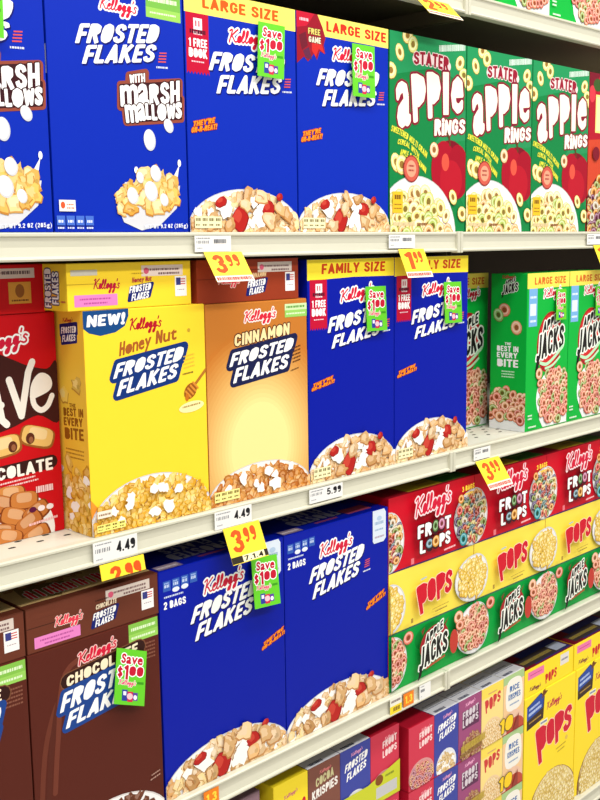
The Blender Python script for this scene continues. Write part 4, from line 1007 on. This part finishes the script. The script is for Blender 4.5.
def tray(X0, Y0, Z0, kinds, H, label, mw, number=True, sleeve=False, rows=2):
    md = .05
    W, D = mw * len(kinds), md * rows
    r = empty('variety_pack', (X0 + W / 2, Y0 + D / 2, Z0))
    cols = {'red': (190, 26, 50), 'blue': (34, 44, 140), 'purple': (136, 54, 100), 'yellow': (246, 214, 110), 'beige': (196, 206, 150), 'brown': (104, 58, 46), 'gold': (250, 224, 40)}
    box_obj('tray_base', (-W / 2, -D / 2, 0), (W / 2, D / 2, .0012), card_mat((170, 24, 44)), r)
    for row in range(rows):
        for i, k in enumerate(kinds):
            x = -W / 2 + mw * i; y = -D / 2 + md * row
            b = box_obj('mini_box', (x + .0004, y + .0006, .0013), (x + mw - .0004, y + md - .0006, H - .0006), card_mat(cols[k]), r, .0007, 1)
            b['label'] = {'red': 'red', 'blue': 'blue', 'purple': 'purple', 'yellow': 'pale yellow', 'beige': 'beige', 'brown': 'brown', 'gold': 'bright yellow'}[k] + ' mini cereal box'
            if row == 0:
                A = Art(mw * 1000 - 1, H * 1000 - 2, (lambda u, v, o, x=x, y=y: (x + .0005 + u, y + .0005 - o, .0013 + v)), .00012); mini_art(A, mw - .001, H - .002, k); A.finish(b)
            T = Art(mw * 1000 - 1, md * 1000 - 2, (lambda u, v, o, x=x, y=y: (x + .0005 + u, y + .001 + v, H - .0006 + o)), .0001).part('mini_top_print')
            if k not in ('red', 'gold'):
                T.rect(0, 0, mw * 1000, 50, (236, 238, 246)); T.rect(4, 22, mw * 1000 - 5, 24, (150, 156, 172)); T.fine(10, 4, 40, 7, (70, 76, 104), seed=i); T.fine(8, 32, 56, 3, (150, 156, 176), seed=i + 5)
                T.finish(b)
    F = Art(W * 1000, H * 1000, (lambda u, v, o: (u - W / 2, -D / 2 - .0014 - o, v)), .0001)
    if number:
        F.part('count_print'); x = W * 1000 - 86
        F.text('10', (x, 8), (x + 44, 10), (x + 2, 36), (246, 206, 40), 2.6, [(1.8, (90, 70, 30))])
        F.poly([(x + 46, 2), (x + 66, 2), (x + 66, 34), (x + 56, 20)], (150, 60, 50))
        F.part('sleeve_print'); F.fine(150, 16, 225, 14, (196, 168, 70), .06, seed=3); F.fine(146, 8, 215, 6, (150, 116, 60), .06, seed=8)
    if sleeve:
        F.part('sleeve_print'); w = W * 1000
        F.poly([(0, 0), (w, 0), (w, H * 480), (w * .72, H * 330), (w * .5, H * 330), (w * .25, H * 250), (0, H * 200)], (200, 206, 50))
        F.rect(w - 62, 8, w - 8, 28, (196, 196, 196)); F.ellipse(w - 54, 40, 10, 9, (130, 76, 30)); F.fine(w - 38, 40, w - 16, 4, (120, 130, 40))
        F.poly([(w * .36, 4), (w * .44, 26), (w * .5, 4)], (40, 90, 150)); F.ellipse(w * .55, 18, 12, 10, (120, 130, 60))
    F.finish(r)
    return tag(r, label, 'cereal pack', None)

# ------------------------------------------------------------------ shelving
ZA, ZB, ZC, ZD, ZE = 1.8985, 1.5175, 1.1475, .7575, .3195
SEAM = {'A': 1.424, 'B': 1.409, 'C': 1.394, 'D': 1.384, 'E': 1.384}
XL, XR, DEP = .19, 3.8, .45
def shelf(X0, X1, z, label):
    r = empty('store_shelf', ((X0 + X1) / 2, DEP / 2, z - .033))
    w = (X1 - X0) / 2; h = .033
    def loc(p): return (p[0] - (X0 + X1) / 2, p[1] - DEP / 2, p[2] - (z - h))
    # price rail: profile in (y,z) swept along x
    prof = [(.012, h - .0005), (.001, h - .0005), (-.001, h - .002), (-.001, h - .0045), (.0012, h - .006), (.0022, .016), (.0008, .0055), (-.0022, .0045), (-.003, .0025), (-.0022, .0004), (.0, 0), (.012, 0.0)]
    V, F = [], []
    for x in (-w, w):
        for y, zz in prof: V.append((x, y - DEP / 2, zz))
    n = len(prof)
    for i in range(n): F.append([i, (i + 1) % n, n + (i + 1) % n, n + i])
    F.append(list(range(n))[::-1]); F.append(list(range(n, 2 * n)))
    o = mesh_obj('price_rail', V, F, CREAM, r)
    # end joints of the rail
    for sx in (-1, 1): box_obj('rail_end', (sx * (w - .0035) - .0035, -.004 - DEP / 2, -.002), (sx * (w - .0035) + .0035, .010 - DEP / 2, h), CREAM, r, .001, 1)
    # deck with rows of punched slots
    box_obj('deck', (-w, .012 - DEP / 2, h - .003), (w, DEP / 2, h - .0005), DECK, r)
    V, F = [], []
    y = .045
    row = 0
    while y < .30:
        x = -w + .02 + (.019 if row % 2 else 0)
        while x < w - .02:
            k = len(V); a, b = .0105, .0027
            for i in range(8):
                t = 6.2832 * i / 8; V.append((x + a * .5 * math.copysign(abs(math.cos(t)) ** .6, math.cos(t)), y - DEP / 2 + b * math.sin(t), h - .0004))
            F.append(list(range(k, k + 8))); x += .038
        y += .019; row += 1
    mesh_obj('deck_slots', V, F, HOLE, r)
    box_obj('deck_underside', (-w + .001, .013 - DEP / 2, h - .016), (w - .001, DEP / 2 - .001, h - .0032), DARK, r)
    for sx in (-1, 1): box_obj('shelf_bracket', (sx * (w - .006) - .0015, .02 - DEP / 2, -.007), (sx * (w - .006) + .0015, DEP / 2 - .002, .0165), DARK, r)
    return tag(r, label, 'shelf')
for k, z, nm, hold in (('A', ZA, 'topmost', ('bare, above the blue flake boxes', 'under the topmost green ring boxes')),
                 ('B', ZB, 'second', ('under the marshmallow flake boxes', 'under the apple ring boxes')),
                 ('C', ZC, 'third', ('under yellow honey nut box', 'under narrow green ring boxes')),
                 ('D', ZD, 'fourth', ('under the chocolate flake boxes', 'under red, yellow and green striped boxes')),
                 ('E', ZE, 'bottom', ('under variety pack with yellow-green sleeve', 'under ten-packs and yellow puff boxes'))):
    s = SEAM[k]
    shelf(XL, s - .0006, z, 'cream metal shelf, %s level, %s' % (nm, hold[0]))
    shelf(s + .0006, XR, z, 'cream metal shelf, %s level, %s' % (nm, hold[1]))

def structure(o): o['kind'] = 'structure'; return o
structure(box_obj('wall_back', (XL - .02, DEP + .002, 0), (XR + .02, DEP + .03, 2.35), BACK))
structure(box_obj('floor', (-2.5, -3.2, -.05), (5.5, DEP + .6, 0), FLOOR))
structure(box_obj('ceiling', (-2.5, -3.2, 3.6), (5.5, DEP + .6, 3.65), CEIL))
structure(box_obj('baseboard_front', (XL, .06, .0), (XR, .08, ZE - .035), DARK))

# ------------------------------------------------------------------ stock the shelves
y0 = .012
# second level
b = marsh(.4505, y0, ZB, 'blue flake cereal box with marshmallow lettering and a green coupon at its top', True)
b2 = marsh(.6495, y0, ZB, 'blue flake cereal box with marshmallow lettering but no coupon, beside the LARGE SIZE boxes', False)
ff_large(.8485, y0, ZB, 'book', 'blue flake box with yellow LARGE SIZE band and red free-book ribbon')
ff_large(1.0465, y0, ZB, 'game', 'blue flake box with yellow LARGE SIZE band and dark red FREE GAME corner')
ar = apple_rings(1.2455, y0, ZB, 'green apple ring cereal box touching the blue flake boxes')
copy_thing(ar, (1.4435 + .0975, y0 + .0325, ZB), 'green apple ring cereal box in the middle of three')
copy_thing(ar, (1.6415 + .0975, y0 + .0325, ZB), 'green apple ring cereal box beside the red box')
fruity_red(1.8395, y0, ZB, 'red cereal box with pale yellow panel, next to the last apple ring box')
# top level
aj = apple_jacks(1.4945, y0, ZA, 'green ring cereal box on the topmost shelf, first one after the hanging yellow tag', W=.1945, cpn=False)
copy_thing(aj, (1.6905 + .09725, y0 + .0395, ZA), 'green ring cereal box on the topmost shelf, second one after the hanging yellow tag')
# third level
krave(.487, .068, ZC, 'dark red chocolate cereal box with brown splash, set back beside yellow box')
lying(.478, .066, ZC + .2755, .186, .27, .058, (204, 18, 24), 'krave', 'red cereal box lying flat on top of the dark red chocolate cereal box')
honey(.681, y0, ZC, 'yellow honey nut flake box with dark blue NEW badge, standing')
lying(.6625, y0 + .002, ZC + .2775, .186, .277, .056, HNY, 'honey', 'yellow cereal box lying flat on the standing honey nut box')
cinnamon(.8695, y0, ZC, 'orange-brown cinnamon flake box with pale green corner, standing')
lying(.8585, y0 + .002, ZC + .276, .187, .2755, .0575, (150, 56, 30), 'cinnamon', 'rust-brown cereal box lying flat on the standing cinnamon box')
fam = ff_family(1.0615, y0, ZC, 'tall blue FAMILY SIZE flake box beside the brown cinnamon box')
copy_thing(fam, (1.2575 + .09725, y0 + .0375, ZC), 'tall blue FAMILY SIZE flake box next to the gap in the row')
a1 = apple_jacks(1.6275, .006, ZC, 'narrow green ring cereal box showing its side panel beside the shelf gap')
copy_thing(a1, (1.7745 + .0725, .006 + .0395, ZC), 'narrow green ring cereal box whose side is covered by its narrow green neighbour')
apple_jacks(1.508, .11, ZC, 'narrow green ring cereal box set back, half hidden behind the blue boxes', cpn=False)
# fourth level
chocolate(.3895, y0, ZD, 'dark brown chocolate flake box without a coupon', False)
chocolate(.5835, y0, ZD, 'dark brown chocolate flake box with tilted green coupon', True)
cl = lying(.585, y0 + .001, ZD + .2655, .193, .265, .0555, (104, 52, 36), 'chocolate', 'brown cereal box lying flat on the chocolate box with the coupon')
copy_thing(cl, (.3895 + .0965, y0 + .001 + .1325, ZD + .2655), 'brown cereal box lying flat on the chocolate box without a coupon')
ff_twobag(.7785, y0, ZD, .2265, 'wide blue two-bag flake box with green coupon beside the chocolate box', True)
ff_twobag(1.0065, y0, ZD, .2345, 'wide blue two-bag flake box without coupon beside the striped boxes', False)
t1 = tri(1.2425, y0, ZD, 'red, yellow and green striped cereal box touching the blue flake box')
copy_thing(t1, (1.4795 + .11775, y0 + .045, ZD), 'red, yellow and green striped cereal box under the hanging yellow tag')
copy_thing(t1, (1.7165 + .11775, y0 + .045, ZD), 'red, yellow and green striped cereal box, third from the blue boxes')
# bottom level
tz = ZE
TK = ['red', 'blue', 'purple', 'yellow', 'beige']
mb = carton('cereal_box', .80, .03, ZE, .165, .07, .372, (150, 120, 132)); A = art(.165, .07, .372, 'front').part('front_print'); A.rect(10, 250, 155, 340, (120, 30, 50)); A.ellipse(82, 90, 70, 80, (214, 190, 176)); A.finish(mb); tag(mb, 'dull mauve cereal box standing in the shade beside the small variety packs', 'cereal box')
TW = .0715; TH = .1185; t0 = tray(1.296, y0, tz, TK, TH, 'ten-pack of mini cereal boxes, lowest of the stack beside yellow boxes', TW)
copy_thing(t0, (1.296 + TW * 2.5, y0 + .05, tz + TH + .0002), 'ten-pack of mini cereal boxes, middle of the stack beside yellow boxes')
copy_thing(t0, (1.296 + TW * 2.5, y0 + .05, tz + 2 * TH + .0004), 'ten-pack of mini cereal boxes, topmost of the stack beside yellow boxes')
s0 = tray(.984, .02, tz, ['gold', 'brown', 'blue', 'red'], .1235, 'small variety pack with yellow-green sleeve, lowest of its stack', .074, number=False, sleeve=True)
copy_thing(s0, (.984 + .148, .02 + .05, tz + .1237), 'small variety pack with yellow-green sleeve, middle of its stack')
copy_thing(s0, (.984 + .148, .02 + .05, tz + .2474), 'small variety pack with yellow-green sleeve, topmost of its stack')
pp = pops(1.657, y0, ZE, 'yellow puff cereal box standing right beside the ten-pack stack')
copy_thing(pp, (1.8515 + .096, y0 + .035, ZE), 'yellow puff cereal box standing second from the ten-pack stack')
pl = lying(1.658, y0 + .002, ZE + .2875, .182, .27, .058, (250, 222, 44), 'pops', 'yellow cereal box lying flat on the puff box beside the ten-packs')
copy_thing(pl, (1.844 + .091, y0 + .002 + .135, ZE + .2875), 'yellow cereal box lying flat on the second puff box from the ten-packs')

# ------------------------------------------------------------------ price labels and sale tags
def price_label(X, z, w, h, txt, label, big=True):
    o = box_obj('price_label', (-w / 2, -.0004, 0), (w / 2, 0, h), card_mat((238, 238, 236))); o.location = (X + w / 2, -.0022, z)
    A = Art(w * 1000, h * 1000, lambda u, v, q: (u - w / 2, -.0004 - q, v), .0001).part('label_print'); W, H = w * 1000, h * 1000
    A.fine(3, H - 4, W * .42, 1.6, (150, 152, 158)); 
    if txt:
        if big: A.text(txt, (W * .52, H * .36), (W * .95, H * .36), (W * .52, H * .84), (30, 30, 34), .35)
        else: A.fine(W * .52, H * .52, W * .86, H * .26, (96, 98, 106), seed=7)
    for i in range(9): A.rect(3 + i * W * .038, H * .52, 3 + i * W * .038 + .7 + .4 * (i % 3), H * .7, (120, 122, 130))
    A.fine(4, H * .2, W * .2, 1.4, (170, 172, 178), seed=4)
    A.finish(o, PAPER)
    return tag(o, label, 'price label')
def sale_tag(X, z, w, h, drop, big, sup, foot, label, skew=0.0):
    """yellow paper tag hanging from the rail, its lower edge swung out towards the aisle"""
    def mp(u, v, q):
        s, t = u / w, 1 - v / h
        bend = drop * t
        return ((s - .5) * w + skew * t, -bend - q, -t * h)
    V, F = [], []; n = 5
    for q in (0, .0004):
        for i in range(n + 1):
            for u in (0, w): V.append(mp(u, h * i / n, q))
    m = 2 * (n + 1)
    for i in range(n):
        a = 2 * i; F.append([a, a + 2, a + 3, a + 1]); F.append([m + a, m + a + 1, m + a + 3, m + a + 2])
        F.append([a, m + a, m + a + 2, a + 2]); F.append([a + 1, a + 3, m + a + 3, m + a + 1])
    F.append([0, 1, m + 1, m]); F.append([2 * n, m + 2 * n, m + 2 * n + 1, 2 * n + 1])
    o = mesh_obj('hanging_sale_tag', V, F, card_mat((252, 222, 60))); o.location = (X + w / 2, -.0032, z)
    W, H = w * 1000, h * 1000
    A = Art(W, H, mp, .0006).part('tag_print')
    if foot == 'cut':
        A.text(big, (W * .2, -H * .5), (W * .44, -H * .5), (W * .2, H * .72), (226, 84, 30), 1.4); A.text(sup, (W * .54, -H * .3), (W * .9, -H * .3), (W * .54, H * .72), (226, 84, 30), 1.0)
    elif big:
        A.text(big, (W * .12, H * .3), (W * .42, H * .3), (W * .14, H * .9), (226, 84, 30), 1.6)
        A.text(sup, (W * .48, H * .5), (W * .82, H * .52), (W * .49, H * .9), (226, 84, 30), .4, track=.14)
    if foot == 'black': A.rect(0, H * .02, W, H * .2, (50, 44, 34)); A.rect(W * .3, H * .02, W * .9, H * .2, (252, 240, 190)); A.text('7.1.4', (W * .34, H * .04), (W * .86, H * .04), (W * .34, H * .17), (40, 36, 30), .3)
    elif foot == 'red':
        A.rect(0, 0, W, H * .2, (250, 236, 220)); A.fine(2, H * .05, W - 3, H * .11, (214, 60, 50), seed=6)
    A.finish(o, PAPER)
    return tag(o, label, 'sale tag')
def lipz(z): return z - .033
price_label(.8435, lipz(ZB) + .0075, .0615, .0205, '4.00', 'white price label on upper rail under the two LARGE SIZE blue boxes', False)
sale_tag(.857, 1.4915, .065, .038, .026, '3', '99', 'red', 'yellow 3.99 sale tag hanging below the large blue flake boxes')
price_label(1.2265, lipz(ZB) + .0075, .0635, .0205, '2.59', 'white price label on upper rail under the first apple ring box', False)
sale_tag(1.2475, 1.4905, .063, .044, .02, '1', '99', 'red', 'yellow 1.99 sale tag hanging in front of a tall blue box')
price_label(1.8195, lipz(ZB) + .0075, .0635, .0205, '2.59', 'white price label on upper rail under the red box with yellow panel', False)
sale_tag(1.842, 1.4905, .063, .044, .02, '1', '99', 'red', 'yellow sale tag hanging under the red box with yellow panel')
price_label(1.245, lipz(ZA) + .0075, .085, .0205, '2.99', 'white price label on the topmost rail above the first apple ring box', False)
sale_tag(1.285, 1.8725, .085, .03, .03, '2', '99', 'red', 'yellow sale tag hanging from the topmost rail above the first apple ring box')
price_label(.6715, lipz(ZC) + .001, .0655, .028, '4.49', 'white 4.49 price label under the yellow honey nut box')
sale_tag(.679, 1.1145, .066, .019, .004, '2', '99', 'cut', 'yellow sale tag tucked under the rail below the honey nut box')
price_label(.8645, lipz(ZC) + .005, .067, .0245, '4.49', 'white 4.49 price label under the brown cinnamon box')
sale_tag(.8775, 1.119, .066, .047, .02, '3', '99', 'black', 'yellow 3.99 sale tag hanging above the blue two-bag boxes')
price_label(1.046, lipz(ZC) + .007, .072, .021, '5.99', 'white 5.99 price label under the tall blue family box')
price_label(1.455, lipz(ZC) + .007, .05, .0205, '6.99', 'white price label on the rail under the shelf gap', False)
sale_tag(1.4585, 1.1195, .07, .046, .032, '3', '99', 'red', 'yellow 3.99 sale tag hanging above the striped boxes')
price_label(1.3065, lipz(ZD) + .003, .0305, .0265, '', 'small white price label on lower rail under the first striped box')
def small_tag(X, z, w, h, kind, label):
    o = box_obj('shelf_label', (-w / 2, -.0004, 0), (w / 2, 0, h), card_mat((236, 234, 220) if kind == 'split' else (238, 130, 34))); o.location = (X + w / 2, -.0022, z)
    A = Art(w * 1000, h * 1000, lambda u, v, q: (u - w / 2, -.0004 - q, v), .0001).part('label_print'); W, H = w * 1000, h * 1000
    if kind == 'split': A.rect(0, 0, W, H * .5, (246, 216, 50)); A.fine(3, H * .7, W - 3, 4, (130, 110, 110)); A.fine(8, H * .15, W - 5, 7, (130, 100, 40), seed=4)
    else: A.text('1.3', (W * .15, H * .2), (W * .85, H * .22), (W * .15, H * .78), (250, 216, 70), .8)
    A.finish(o, PAPER)
    return tag(o, label, 'price label')
small_tag(1.229, lipz(ZD) + .0035, .03, .028, 'split', 'small white and yellow shelf label on the lower rail')
small_tag(1.264, lipz(ZD) + .0055, .027, .023, 'orange', 'small orange shelf label between two labels on the lower rail')
small_tag(.832, lipz(ZD) + .0055, .027, .023, 'orange', 'small orange shelf label on lower rail under the first two-bag box')

# ------------------------------------------------------------------ light
def area(name, loc, sx, sy, power, rot=(0, 0, 0), col=(1, .97, .92)):
    l = bpy.data.lights.new(name, 'AREA'); l.shape = 'RECTANGLE'; l.size = sx; l.size_y = sy; l.energy = power; l.color = col
    o = bpy.data.objects.new(name, l); o.location = loc; o.rotation_euler = rot; COL.objects.link(o)
    return o
area('ceiling_tube', (1.2, -.95, 3.5), 5.0, .35, 95)
area('ceiling_tube_far', (1.2, -2.3, 3.5), 5.0, .35, 120)
w = bpy.data.worlds.new('store'); sc.world = w; w.use_nodes = True
bg = w.node_tree.nodes['Background']; bg.inputs['Color'].default_value = (1, .985, .95, 1); bg.inputs['Strength'].default_value = .42

# ------------------------------------------------------------------ camera
F = 1028.7; YAW, PIT, ROLL = .7814624, .15020668, -.01341175
fw = Vector((math.sin(YAW) * math.cos(PIT), math.cos(YAW) * math.cos(PIT), -math.sin(PIT)))
r0 = fw.cross(Vector((0, 0, 1))).normalized(); u0 = r0.cross(fw)
c, s = math.cos(ROLL), math.sin(ROLL)
rr, uu = c * r0 + s * u0, -s * r0 + c * u0
cam = bpy.data.cameras.new('camera'); co = bpy.data.objects.new('camera', cam); COL.objects.link(co)
M = Matrix((rr, uu, -fw)).transposed().to_4x4(); M.translation = Vector((0, -1.04, 1.5))
co.matrix_world = M
cam.sensor_fit = 'VERTICAL'; cam.sensor_height = 24; cam.lens = 24 * F / 800
cam.clip_start = .02
sc.camera = co
vs = sc.view_settings
sc.display_settings.display_device = 'sRGB'
vs.view_transform = 'Standard'; vs.look = 'None'; vs.exposure = 0.0; vs.gamma = 1.0; vs.use_curve_mapping = False
